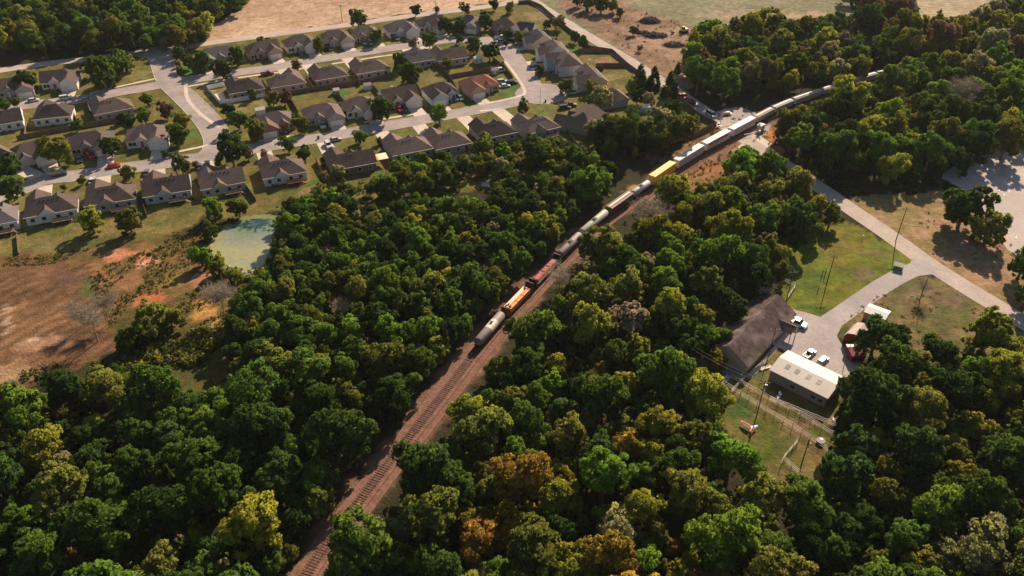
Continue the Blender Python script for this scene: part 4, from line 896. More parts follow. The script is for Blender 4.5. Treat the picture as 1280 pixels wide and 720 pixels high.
# red barn and dark red shed
M['barn_red'] = mat('barn_red', (.15,.02,.02), .8, var=.15)
root = empty('red_barn', flat(G(1072,418,1.8)), R(48), 'little dark red barn with brown curved roof at the yard edge', 'shed')
m = MB(); m.prism([(-2.2,0),(2.2,0),(2.2,2.0),(1.5,3.1),(0,3.6),(-1.5,3.1),(-2.2,2.0)], -2.9, 2.9, axis='y'); m.build('wall', M['barn_red'], root)
m = MB(); pr = [(-2.35,1.9),(-1.6,3.12),(0,3.68),(1.6,3.12),(2.35,1.9)]
for (a, b) in zip(pr, pr[1:]): m.face([(-3.0,a[0],a[1]),(3.0,a[0],a[1]),(3.0,b[0],b[1]),(-3.0,b[0],b[1])])
m.build('roof', M['hopper_roof'], root)
m = MB(); m.box(-2.96, -2.91, -.9, .9, 0, 1.9); m.build('door', M['black'], root)
root = empty('horse_trailer', flat(G(1068.5,442,1.2)), R(0), 'dark red box trailer parked at the right edge of the yard', 'trailer')
m = MB(); m.box(-1.6, 1.6, -2.2, 2.2, .5, 2.2); m.build('body', M['barn_red'], root)
m = MB(); m.box(-1.7, 1.7, 1.2, 2.3, 2.2, 2.3); m.build('roof_edge', M['trim'], root)
m = MB(); m.box(-1.45, 1.45, -2.22, -2.18, .7, 2.0); m.build('tail_gate', M['black'], root)
for sx in (-1.6, 1.6):
    m = MB(); m.bar((sx-.12, -.3, .38), (sx+.12, -.3, .38), .38, n=14); m.build('wheel', M['tyre'], root)
m = MB(); m.bar((0,2.2,.6), (0,3.5,.5), .07); m.build('drawbar', M['steel'], root)
# green bin by the drive entrance
root = empty('waste_container', flat(G(1123,334,.7)), R(-30), 'green waste container with dark front by the drive entrance', 'bin')
m = MB(); m.hexa([(-1.2,-.7,.1),(1.2,-.7,.1),(1.2,.8,.1),(-1.2,.8,.1)], [(-1.3,-.8,1.3),(1.3,-.8,1.3),(1.3,.9,1.7),(-1.3,.9,1.7)]); m.build('body', mat('bin_green', (.16,.2,.12), .7), root)
m = MB(); m.hexa([(-1.35,-.85,1.3),(1.35,-.85,1.3),(1.35,.95,1.7),(-1.35,.95,1.7)], [(-1.35,-.85,1.38),(1.35,-.85,1.38),(1.35,.95,1.78),(-1.35,.95,1.78)]); m.build('lid', mat('bin_lid', (.3,.33,.22), .7), root)
# mailbox, tub, bench, kites
def small(px, py, name, label, cat, fn, ang=0):
    m = MB(); fn(m); return m, flat(G(px, py, 0))
def mailbox(px, py, label):
    root = empty('mailbox', flat(G(px, py)), 0, label, 'mailbox')
    m = MB(); m.bar((0,0,0),(0,0,1.1),.06); m.build('post', M['pole'], root); m = MB(); m.prism([(-.15,1.1),(.15,1.1),(.15,1.3),(.08,1.4),(-.08,1.4),(-.15,1.3)], -.28, .28); m.build('box', M['trim'], root)
mailbox(1078, 299, 'white mailbox on a post above the site lawn')
root = empty('water_tub', flat(G(1026,551,.5)), 0, 'round black tub with white rim beside the corral fence', 'tub')
m = MB(); m.bar((0,0,0),(0,0,.7),.85,n=20,r2=.95); m.build('basin', M['black'], root); m = MB(); m.bar((0.2,.35,.7),(0.2,.35,.76),.42,n=20,r2=.38); m.build('lid', M['trim'], root)
K = {k: mat('kite_'+k, c, .6) for k, c in dict(red=(.75,.06,.02), white=(.8,.8,.85), blue=(.10,.13,.55), black=(.02,.02,.03), lilac=(.45,.42,.8)).items()}
root = empty('delta_kite', flat(G(938,534,.6)), 0, 'red, black and blue three-pointed kite hovering over the corral lawn', 'kite')
def kp(x, y): q = G(938+(x-240)/6, 534+(y-330)/6, .8); return q-root.location
C_ = [kp(*q) for q in [(165,282),(185,280),(245,315),(262,322),(297,316),(292,330),(262,345),(255,352),(250,382),(238,352),(185,315)]]
def plate(name, pts, mt_):
    m = MB(); n_ = len(pts); b = [p for p in pts]; t = [p+Vector((0,0,.06)) for p in pts]; m.face(t); m.face(b[::-1])
    for i in range(n_): j = (i+1) % n_; m.face([b[i], b[j], t[j], t[i]])
    return m.build(name, mt_, root)
plate('left_wing', [kp(172,290), kp(190,290), kp(240,325), kp(232,345), kp(190,318)], K['black'])
plate('leading_edge', [kp(163,284), kp(178,279), kp(250,318), kp(238,328), kp(188,292), kp(170,291)], K['red'])
plate('centre', [kp(240,322), kp(258,320), kp(264,340), kp(248,345)], K['white'])
plate('right_wing', [kp(262,330), kp(290,324), kp(284,332), kp(262,346)], K['blue'])
plate('right_edge', [kp(256,318), kp(296,315), kp(294,323), kp(262,329)], K['white'])
plate('tail', [kp(234,346), kp(263,342), kp(250,384)], K['red'])
root = empty('folded_kite', flat(G(974,494,.4)), 0, 'small white and lilac kite with black top beside the pipe fence', 'kite')
def kp(x, y): q = G(974+(x-447)/6, 493.5+(y-82)/6, .5); return q-root.location
plate('panel', [kp(440,62), kp(455,55), kp(468,78), kp(455,92), kp(442,84)], K['white'])
plate('tail', [kp(428,92), kp(446,84), kp(456,98), kp(436,112)], K['lilac'])
plate('nose', [kp(432,52), kp(441,50), kp(440,76), kp(433,72)], K['black'])
for px, py, lab in [(1027,345,'left of the pair of short dark posts on the site lawn'), (1031,344,'right of the pair of short dark posts on the site lawn'), (1022,364,'lone short dark post on the site lawn')]:
    m = MB(); m.bar((0,0,0),(.1,0,2.2 if py < 360 else 1.3),.11,n=6,r2=.08); m.bar((-.25,0,.9),(.3,0,1.0),.05,n=4); o = m.build('wooden_post', M['pole']); o.location = flat(G(px, py)); tag(o, lab, 'post', 'short posts on the site lawn')
def timber(px, py, ang, label):
    m = MB(); m.box(-1.6, 1.6, -.25, .25, .1, .3); m.box(-1.2, 1.9, .35, .6, .1, .28); m.bar((-1.5,-.5,.15),(1.7,.9,.4),.1); o = m.build('timber_pile', M['pipe']); o.location = flat(G(px, py)); o.rotation_euler = (0,0,R(ang)); tag(o, label, 'timber', None)
timber(972, 433, -45, 'pale timber pile by the corner of the cream shed')
timber(957, 461, 20, 'pale boards on the grass by the transformer pole')
timber(1047, 523, 30, 'pale scrap pile at the right end of the long pipe fence')
# ---------------------------------------------------------------- poles and wires
def pole(px, py, h, label, cross=1, light=False, transf=False, r=.15, group='utility poles'):
    root = empty('utility_pole', flat(G(px, py)), 0, label, 'pole', group)
    m = MB(); m.bar((0,0,0),(0,0,h),r,n=8,r2=r*.65); m.build('post', M['pole'], root)
    if cross:
        m = MB(); m.box(-1.2, 1.2, -.06, .06, h-.75, h-.6); cr = m.build('crossarm', M['pole'], root)
        for x in (-1.05, 0.35, 1.05): m = MB(); m.bar((x,0,h-.6),(x,0,h-.42),.06,n=6); m.build('insulator', M['trim'], cr)
    if transf: m = MB(); m.bar((.4,0,h-2.2),(.4,0,h-1.2),.3,n=12); m.build('transformer', M['steel'], root)
    if light:
        m = MB(); m.bar((0,0,h-.5),(.0,-1.0,h-.2),.04,n=5); lm = m.build('lamp_arm', M['steel'], root); m = MB(); m.bar((0,-1.0,h-.35),(0,-1.0,h-.1),.22,n=10,r2=.12); m.build('lamp_head', M['trim'], lm)
    return root.location+Vector((0,0,h-.45))
def line(a, b, label, n=2, sag=.7, col='wire'):
    m = MB(); c = Vector(a); a = Vector(a); b = Vector(b); d = (b-a).normalized(); s = Vector((-d.y, d.x, 0))
    for k in range(n):
        o_ = s*((k-(n-1)/2)*1.1); pr = None
        for i in range(17):
            t = i/16; p = a.lerp(b, t)+o_+Vector((0,0,-4*sag*t*(1-t)))-c
            if pr is not None: m.bar(pr, p, .012, n=3)
            pr = p
    o = m.build('power_line', M[col]); o.location = c; tag(o, label, 'cable', 'overhead lines')
pA = pole(1120,300,11.5,'tall utility pole beside the main road above the junction')
pB = pole(1034,352,9.0,'utility pole standing on the site lawn')
pC = pole(945.5,521,11.0,'utility pole with transformer below the dark house', cross=1, transf=True, light=True)
pD = pole(1002,580,7.5,'lamp pole at the lower end of the corral fences', cross=0, light=True)
pE = pole(1149,377,8.5,'thin utility pole by the bare tree near the junction', cross=0, r=.1)
pF = pole(1055,457,7.0,'thin flag pole standing at the right of the paved yard', cross=0, r=.09)
pG = pole(62,78,10.5,'utility pole leaning at the edge of the far left wood')
pH = pole(428,28,9.0,'utility pole standing in the tan field beside the county road')
pI = pole(675,130,7.0,'street lamp post in the turning circle', cross=0, light=True, r=.08)
pJ = pole(961,445,9.0,'white-capped pole between the dark house and the cream shed', cross=1, r=.1)
pK = pole(984,372,9.0,'utility pole hidden in trees behind the long dark house')
pL = pole(545,22,8.5,'utility pole beside the far end of the county road')
pM = pole(905,236,11.0,'utility pole among the trees below the orange verge')
line(pA, pK, 'overhead line from the roadside pole to the dark house'); line(pK, pM, 'overhead line running into the middle wood'); line(pK, pJ, 'overhead line above the dark-roofed house')
line(pJ, pC, 'overhead line to the transformer pole'); line(pJ, Vector((1000,0,0)) if False else pD, 'overhead line passing over the corral'); line(pA, flat(G(1330,250))+Vector((0,0,10)), 'overhead line running right over the gravel lot') if False else None
line(pC, flat(G(860,470))+Vector((0,0,9)), 'overhead line from the transformer pole into the wood')
# railway crossing signals
def signal(px, py, ang, label):
    root = empty('crossing_signal', flat(G(px, py)), R(ang), label, 'signal', 'railway crossing signals')
    m = MB(); m.bar((0,0,0),(0,0,4.6),.1,n=8); m.box(-.4,.4,-.4,.4,0,.25); m.build('mast', M['steel'], root)
    m = MB(); m.hexa([(-.9,-.03,3.55),(-.7,-.03,3.4),(-.7,.03,3.4),(-.9,.03,3.55)], [(.7,-.03,4.6),(.9,-.03,4.45),(.9,.03,4.45),(.7,.03,4.6)]); m.hexa([(.7,-.08,3.4),(.9,-.08,3.55),(.9,-.04,3.55),(.7,-.04,3.4)], [(-.9,-.08,4.45),(-.7,-.08,4.6),(-.7,-.04,4.6),(-.9,-.04,4.45)]); m.build('crossbuck', M['trim'], root)
    m = MB()
    for x in (-.6, .6): m.bar((x,-.15,2.8),(x,.1,2.8),.22,n=12); 
    m.bar((-.6,0,2.8),(.6,0,2.8),.05,n=5); m.build('warning_lamps', M['black'], root)
    m = MB(); m.box(.2, 6.5, -.06, .06, 1.1, 1.25); g = m.build('gate_arm', M['trim'], root)
    m = MB(); [m.box(x, x+.6, -.07, .07, 1.09, 1.26) for x in (1.2, 2.8, 4.4, 5.7)]; m.build('stripe', CAR['red'], g)
    m = MB(); m.box(-1.0, -.3, -.4, .4, .7, 1.5); m.build('counterweight', M['trim'], root)
signal(900, 158, 25, 'crossing signal with lowered gate left of the train')
signal(947, 168, 205, 'crossing signal with lowered gate right of the train')
root = empty('signal_cabinet', flat(G(944,152.5,1.2)), R(40), 'white signal cabinet close behind the train at the crossing', 'cabinet')
root.location = flat(G(951,160,1))
m = MB(); m.box(-1.2,1.2,-.9,.9,.1,2.4); m.build('box', M['trim'], root); m = MB(); m.prism([(-1.4,2.4),(1.4,2.4),(0,2.7)], -1.1, 1.1); m.build('roof', M['trim'], root); m = MB(); m.box(-.5,.5,-.94,-.9,.2,2.1); m.build('door', M['steel'], root)
root = empty('equipment_trailer', flat(G(907,142,.5)), R(12), 'pale trailer load parked in the shade beyond the crossing', 'trailer')
m = MB(); m.box(-2.4,2.4,-1,1,.5,.75); m.box(-1.9,1.7,-.8,.8,.75,1.3,taper=.15); m.build('bed', M['wrap_pale'], root); [ (lambda mm: (mm.bar((x,-1.05,.35),(x,1.05,.35),.35,n=12), mm.build('wheel', M['tyre'], root)))(MB()) for x in (-.5,.5)]
# ---------------------------------------------------------------- field machine and brush piles
root = empty('excavator', flat(G(855,38,1)), R(200), 'yellow and black tracked excavator on the far field', 'excavator')
YEL = mat('machine_yellow', (.62,.42,.10), .5)
for sy in (-1, 1):
    m = MB(); m.prism([(-1.9,.2),(-1.6,0),(1.6,0),(1.9,.2),(1.9,.6),(1.6,.85),(-1.6,.85),(-1.9,.6)], sy*1.3-.3, sy*1.3+.3); m.build('track', M['black'], root)
m = MB(); m.box(-1.9, 1.3, -1.3, 1.3, .95, 2.0, taper=.05); b = m.build('body', YEL, root)
m = MB(); m.box(.1, 1.6, .2, 1.25, 2.0, 3.1, taper=.1); m.build('cab', M['glass'], root); m = MB(); m.box(0,1.6,.2,1.25,3.1,3.2); m.build('cab_roof', YEL, root)
m = MB(); m.bar((1.2,-.3,1.7),(3.6,-.3,4.4),.28,n=6,r2=.22); m.bar((3.6,-.3,4.4),(5.6,-.3,3.2),.22,n=6); m.build('boom', YEL, root)
m = MB(); m.bar((5.5,-.3,3.4),(6.2,-.3,1.1),.17,n=6); ar = m.build('arm', YEL, root); m = MB(); m.prism([(5.7,1.2),(6.6,1.1),(6.7,.4),(6.0,.1),(5.5,.6)], -.9, .4); m.build('bucket', M['black'], ar)
def brush(px, py, rx, ry, h, label, n=420, material='char'):
    m = MB(); rnd = random.Random(px)
    for i in range(n):
        a = rnd.uniform(0, 6.28); q = math.sqrt(rnd.random()); x = rx*q*math.cos(a); y = ry*q*math.sin(a); z = h*(1-q*q)*rnd.random()
        d = Vector((rnd.uniform(-1,1), rnd.uniform(-1,1), rnd.uniform(-.4,.5))).normalized()*rnd.uniform(.5,1.7)
        c = Vector((x,y,max(.15,z))); m.bar(c-d, c+d, rnd.uniform(.05,.16), n=4, r2=.03)
    k = 26; ring = [(rx*.9*math.cos(6.283*i/k)*rnd.uniform(.85,1.05), ry*.9*math.sin(6.283*i/k)*rnd.uniform(.85,1.05), 0.01) for i in range(k)]
    ring2 = [(x*.5, y*.5, h*.62*rnd.uniform(.8,1.1)) for x, y, z in ring]
    for i in range(k): j = (i+1) % k; m.face([ring[i], ring[j], ring2[j], ring2[i]])
    m.face(ring2); o = m.build('brush_pile', M[material]); o.location = flat(G(px, py)); tag(o, label, 'brush pile', 'brush piles in the clearing')
brush(812,27,5.6,4.2,2.6,'big dark brush pile at the top edge of the clearing'); brush(819,45,6.5,4.0,1.8,'long flat brush pile in the middle of the clearing', 380); brush(842,57,5,3.4,1.6,'purple-brown brush pile nearest the wood', 320); brush(801,41,4.2,3.0,1.2,'scattered low brush left of the long pile', 160)

# patio things and garden sheds
def gshed(px, py, ang, w_, d_, h_, rm, label, wl='beige', name='garden_shed'):
    root = empty(name, flat(G(px, py, 1.5)), R(ang), label, 'shed', 'garden sheds')
    m = MB(); m.prism([(-d_/2,0),(d_/2,0),(d_/2,h_),(0,h_+.7),(-d_/2,h_)], -w_/2, w_/2, axis='y'); m.build('wall', WALL[wl], root)
    m = MB(); m.face([(-w_/2-.15,-d_/2-.2,h_-.05),(w_/2+.15,-d_/2-.2,h_-.05),(w_/2+.15,0,h_+.78),(-w_/2-.15,0,h_+.78)]); m.face([(w_/2+.15,d_/2+.2,h_-.05),(-w_/2-.15,d_/2+.2,h_-.05),(-w_/2-.15,0,h_+.78),(w_/2+.15,0,h_+.78)]); m.build('roof', rm, root)
    m = MB(); m.box(-.5,.5,-d_/2-.05,-d_/2+.01,0,1.8); m.build('door', M['trim'], root)
gshed(459,107,25,3,2.4,2.1,M['hopper_roof'],'small white shed on the fence line between the middle rows','white')
gshed(597,74,25,3.6,3,2.3,M['trim'],'pale shed with white roof under the two round dark trees','beige')
gshed(420,113,25,2.4,2,1.9,M['bright_roof'],'tiny shed with bright roof beside the middle board fence','tan')
gshed(325,138,25,3.6,2.6,2.2,M['trim'],'white-roofed shed behind the brown-walled house','white')
gshed(806,135,20,3.2,2.6,2.2,M['bright_roof'],'white-roofed shed among trees near the railway','blue')
gshed(618,88,15,3,2.4,2.0,M['hopper_roof'],'brown-roofed shed beside the white van','tan')

root = empty('patio_awning', flat(G(475,197,2.4)), R(24), 'orange and cream awning beside the brown-walled house', 'awning')
m = MB(); m.face([(-3,-2,2.6),(-.9,-2,2.6),(-.9,2,3.0),(-3,2,3.0)]); m.face([(-3,2,2.95),(-.9,2,2.95),(-.9,-2,2.55),(-3,-2,2.55)]); m.build('orange_canopy', M['orange'], root)
m = MB(); m.face([(-.9,-2,2.6),(2.6,-2,2.6),(2.6,2,3.0),(-.9,2,3.0)]); m.face([(-.9,2,2.95),(2.6,2,2.95),(2.6,-2,2.55),(-.9,-2,2.55)]); m.build('cream_canopy', mat('cream_canopy', (.85,.72,.48), .7), root)
for x in (-2.9, 2.5):
    for y in (-1.9, 1.9): m = MB(); m.bar((x,y,0),(x,y,2.58 if y < 0 else 2.95),.06); m.build('post', M['trim'], root)
sheet('patio', [(548,194),(560,202),(590,194),(582,184)], mat('patio_stone', (.42,.28,.18), .9, dirt=(.3,.2,.13)), .02)
sheet('garden_patio', [(267,118),(272,126),(282,124),(279,115)], M['concrete'], .02)
m = MB(); m.box(-.2,.2,-.2,.2,0,.9); 
def bin2(px, py, label):
    root = empty('wheelie_bin', flat(G(px, py, .5)), 0, label, 'bin', 'bins at the street edge'); m = MB(); m.box(-.3,.3,-.35,.35,0,1.0,taper=-.04); m.build('body', M['black'], root); m = MB(); m.box(-.36,.36,-.4,.4,1.0,1.08); m.build('lid', M['black'], root)
bin2(398,172,'black bin on the lower street near the white pickup'); bin2(682,126,'black bin standing in the turning circle')
# three yellow shrubs' lamp posts at the entrance are shrubs, planted below
# parking stops on the gravel lot
g_ = [(1228,250),(1232,255),(1240,243),(1249,238),(1246,248),(1255,244),(1261,240),(1227,248),(1268,236),(1275,232),(1236,246),(1270,297)]
for i, (px, py) in enumerate(g_):
    m = MB(); m.box(-.9, .9, -.13, .13, 0, .16, taper=.03); o = m.build('parking_stop', M['trim']); o.location = flat(G(px, py))+Vector((0,0,.012)); o.rotation_euler = (0,0,R(60)); tag(o, 'low white concrete parking stop on the gravel lot', 'parking stop', 'parking stops on the gravel lot')
# white garden bench and pond
m = MB(); m.box(-1.2,1.2,-.3,.3,.4,.5); m.box(-1.2,1.2,.25,.35,.5,1.0); [m.box(x-.05,x+.05,-.28,.3,0,.4) for x in (-1.1,1.1)]; m.box(-1.2,1.2,-1.2,-.7,.35,.45); o = m.build('picnic_bench', M['trim']); o.location = flat(G(607,232)); tag(o, 'white bench on the clearing among trees below the houses', 'bench')
wm = bpy.data.materials.new('pond_water'); wm.use_nodes = True; n = wm.node_tree.nodes; l = wm.node_tree.links; p = n['Principled BSDF']; p.inputs['Roughness'].default_value = .25
ge = n.new('ShaderNodeNewGeometry'); t1 = n.new('ShaderNodeTexNoise'); t1.inputs['Scale'].default_value = .4; t1.inputs['Detail'].default_value = 7; t1.inputs['Distortion'].default_value = 1.5; l.new(ge.outputs['Position'], t1.inputs['Vector'])
mp = G(302,288); mp2 = n.new('ShaderNodeVectorMath'); mp2.operation = 'DISTANCE'; l.new(ge.outputs['Position'], mp2.inputs[0]); mp2.inputs[1].default_value = flat(G(322,278))
r0 = n.new('ShaderNodeMapRange'); r0.inputs[1].default_value = 0; r0.inputs[2].default_value = 16; l.new(mp2.outputs['Value'], r0.inputs[0])
ad = n.new('ShaderNodeMath'); ad.operation = 'ADD'; l.new(t1.outputs[0], ad.inputs[0]); l.new(r0.outputs[0], ad.inputs[1])
cr = n.new('ShaderNodeValToRGB'); cr.color_ramp.elements[0].position = .45; cr.color_ramp.elements[0].color = (.02,.055,.05,1); cr.color_ramp.elements[1].position = .56; cr.color_ramp.elements[1].color = (.16,.22,.13,1); e3 = cr.color_ramp.elements.new(.78); e3.color = (.24,.25,.17,1); e2 = cr.color_ramp.elements.new(1.0); e2.color = (.34,.32,.15,1)
dv = n.new('ShaderNodeMath'); dv.operation = 'DIVIDE'; dv.inputs[1].default_value = 1.55; l.new(ad.outputs[0], dv.inputs[0]); l.new(dv.outputs[0], cr.inputs[0]); l.new(cr.outputs[0], p.inputs['Base Color'])
sheet('pond', [(262,306),(268,295),(284,284),(300,276),(330,273),(345,277),(340,296),(334,320),(325,336),(308,344),(285,332),(268,320)], wm, .03, rag=.5)
sheet('pond_bank', [(256,306),(264,291),(282,280),(300,272),(335,268),(352,276),(346,300),(340,325),(328,342),(306,349),(280,337),(262,322)], mat('bank_weed', (.17,.18,.05), .9, var=.4, dirt=(.2,.14,.06)), .015, rag=1.0)
# ================================================================ vegetation
def fib(n, rng):
    v = rng.normal(size=(n, 3)); return v/np.linalg.norm(v, axis=1)[:, None]
def crown_data(seed, kind='round', nl=170, nq=11500, leaf=.047):
    """unit crown (radius 1): leaves spread over many small lobes of an uneven dome"""
    rng = np.random.default_rng(seed); C = []; Rr = []
    ph = rng.random(3)*6.28
    if kind == 'conifer':
        for i in range(nl):
            t = rng.random()**.7; h = -1+2.6*(1-t); rad = .12+.72*t; a = rng.random()*6.28
            C.append((rad*math.cos(a)*.8, rad*math.sin(a)*.8, h)); Rr.append(.16+.16*t)
        C.append((0,0,1.55)); Rr.append(.14)
    else:
        zs = dict(round=1.12, tall=1.5, wide=.85, open=1.15, full=1.08)[kind]; low = -.88
        heads = []; k = 0; nh = 15 if kind in ('round', 'tall', 'wide') else 17
        while len(heads) < nh and k < 3000:
            d = fib(1, rng)[0]; k += 1
            if d[2] < low: continue
            az = math.atan2(d[1], d[0]); un = 1+.18*math.sin(2*az+ph[0])+.13*math.sin(3*az+ph[1])
            hr = rng.uniform(.24, .42) if kind != 'open' else rng.uniform(.18, .32)
            c = d*rng.uniform(.42, .68)*un; c[2] = c[2]*zs+rng.uniform(-.08, .1)
            if any(np.linalg.norm(c-e[0]) < .62*(hr+e[1]) for e in heads): continue
            heads.append((c, hr))
        heads.append((np.array([0, 0, .1]), .42))
        while len(C) < nl:
            c, hr = heads[rng.integers(len(heads))]; d = fib(1, rng)[0]
            if d[2] < -.4 and rng.random() < .6: continue
            lr = hr*rng.uniform(.22, .5); C.append(tuple(c+d*hr*rng.uniform(.55, 1.0)*np.array([1, 1, .85]))); Rr.append(lr)
    C = np.array(C); Rr = np.array(Rr); pr = Rr**2/np.sum(Rr**2)
    li = rng.choice(len(C), nq, p=pr); d = fib(nq, rng)
    cd = C[li]/np.maximum(np.linalg.norm(C[li], axis=1), .05)[:, None]; cd[:, 2] += .25
    flip = (d*cd).sum(1) < -.35; d[flip] *= -1
    P = C[li]+d*(Rr[li]*rng.uniform(.45, 1.4, nq))[:, None]
    nrm = d*.38+cd*.62+rng.normal(size=(nq, 3))*.34; nrm /= np.linalg.norm(nrm, axis=1)[:, None]
    gn = d+rng.normal(size=(nq, 3))*.55; gn /= np.linalg.norm(gn, axis=1)[:, None]
    u = np.cross(gn, rng.normal(size=(nq, 3))); u /= np.linalg.norm(u, axis=1)[:, None]; v = np.cross(gn, u)
    s = leaf*rng.uniform(.6, 1.35, nq)[:, None]; a = rng.uniform(.55, 1, nq)[:, None]
    V = np.stack([P-u*s*.9-v*s*a*.5, P+u*s*.2-v*s*a, P+u*s+v*s*a*.3, P-u*s*.3+v*s*a], 1).reshape(-1, 3)
    lv = np.clip(.5+.22*rng.normal(size=nq)+(rng.random(len(C))[li]-.5)*.5, 0, 1)
    return V, np.repeat(nrm, 4, 0), lv
def leaf_mesh(name, V, N, lv, material):
    me = bpy.data.meshes.new(name); nq = len(lv)
    fast_mesh(me, V, np.arange(nq*4).reshape(nq, 4))
    a = me.attributes.new('leafv', 'FLOAT', 'FACE'); a.data.foreach_set('value', lv.astype(np.float32))
    me.polygons.foreach_set('use_smooth', np.ones(nq, bool)); me.normals_split_custom_set_from_vertices(N.tolist())
    me.materials.append(material); return me
def trunk_mesh(seed, top=.5, spread=.5, bare=False, base=-2.0):
    """unit trunk: base at z=base, limbs reaching into the crown (crown centre = 0)"""
    rng = random.Random(seed); m = MB()
    fork = -.45
    lean = Vector((rng.uniform(-.08,.08), rng.uniform(-.08,.08), 0))
    tk = .42 if bare else 1
    m.bar((0,0,base), lean+Vector((0,0,fork)), .085*tk, n=7, r2=.055*tk); m.bar(lean+Vector((0,0,fork)), lean*2+Vector((0,0,.6 if bare else .35)), .055*tk, n=6, r2=.014)
    for i in range(6 if not bare else 15):
        a = i*2.4+rng.random(); z0 = fork+rng.uniform(-.25, .35 if not bare else .8); p = lean+Vector((0,0,z0)); q = Vector((math.cos(a)*spread*rng.uniform(.6,1.1), math.sin(a)*spread*rng.uniform(.6,1.1), z0+rng.uniform(.3,.8)))
        m.bar(p, q, .032 if not bare else .017, n=5, r2=.012 if not bare else .006)
        if bare:
            for k in range(11):
                t = rng.uniform(.3, 1); b = p.lerp(q, t); e = b+Vector((rng.uniform(-.4,.4)+math.cos(a)*.2, rng.uniform(-.4,.4)+math.sin(a)*.2, rng.uniform(.1,.5))); m.bar(b, e, .007, n=3, r2=.003)
                for j in range(10):
                    b2 = b.lerp(e, rng.uniform(.3,1)); m.bar(b2, b2+Vector((rng.uniform(-.2,.2), rng.uniform(-.2,.2), rng.uniform(.02,.28))), .004, n=3, r2=.002)
    return m
SH = [('round',1),('round',2),('tall',3),('open',4),('wide',5),('round',6)]
CR = [crown_data(s, k) for k, s in SH]+[crown_data(31, 'conifer', 60, 5000, .07)]+[crown_data(41, 'open', 60, 900, .019)]+[crown_data(51, 'full', 130, 8000, .06), crown_data(52, 'full', 130, 8000, .06), crown_data(53, 'full', 130, 8000, .06)]
CONIF, SPARSE = 6, 7
_cm = {}
def crown_me(shape):
    if shape not in _cm: _cm[shape] = leaf_mesh('crown', *CR[shape], LEAF[1])
    return _cm[shape]
_tm = {}
def trunk_me(k, bare=False):
    if (k, bare) not in _tm:
        o = trunk_mesh(k, bare=bare).build('trunk', M['palebark'] if bare else M['branch']); _tm[(k, bare)] = o.data; bpy.data.objects.remove(o)
    return _tm[(k, bare)]
def tree(x, y, r, ci, shape=None, h=None, name='woodland_tree', label=None, group=None, cat='tree', zs=1.0):
    """r crown radius, h height of the crown's centre"""
    rnd = random.Random(int(x*31+y*17)); shape = rnd.randrange(6) if shape is None else shape
    h = h or r*1.35
    bare = shape == SPARSE
    root = empty(name, (x, y, 0), rnd.uniform(0, 6.28), label, cat, group)
    t = bpy.data.objects.new('trunk', trunk_me(rnd.randrange(3), bare)); COL.objects.link(t); t.parent = root; t.location = (0,0,h); s = r if not bare else r*1.15; t.scale = (s, s, h/2.0)
    if bare: t.scale = (s, s, h/2.0)
    c = bpy.data.objects.new('crown', crown_me(shape)); COL.objects.link(c); c.parent = root; c.location = (0,0,h)
    j = rnd.uniform(.9, 1.12); c.scale = (r*j, r/j, r*zs*rnd.uniform(.92, 1.1))
    c.material_slots[0].link = 'OBJECT'; c.material_slots[0].material = LEAF[ci]
    return root
def at_crown(px, py, rpx, hk=1.35):
    """crown seen at px,py with radius rpx pixels -> ground x, y, r"""
    z = 4.0
    for _ in range(4):
        p = G(px, py, z); dep = p.y*CT-(z-CAM_H)*ST; r = rpx*dep/CAM_F; z = r*hk
    return p.x, p.y, r
PLACED = []
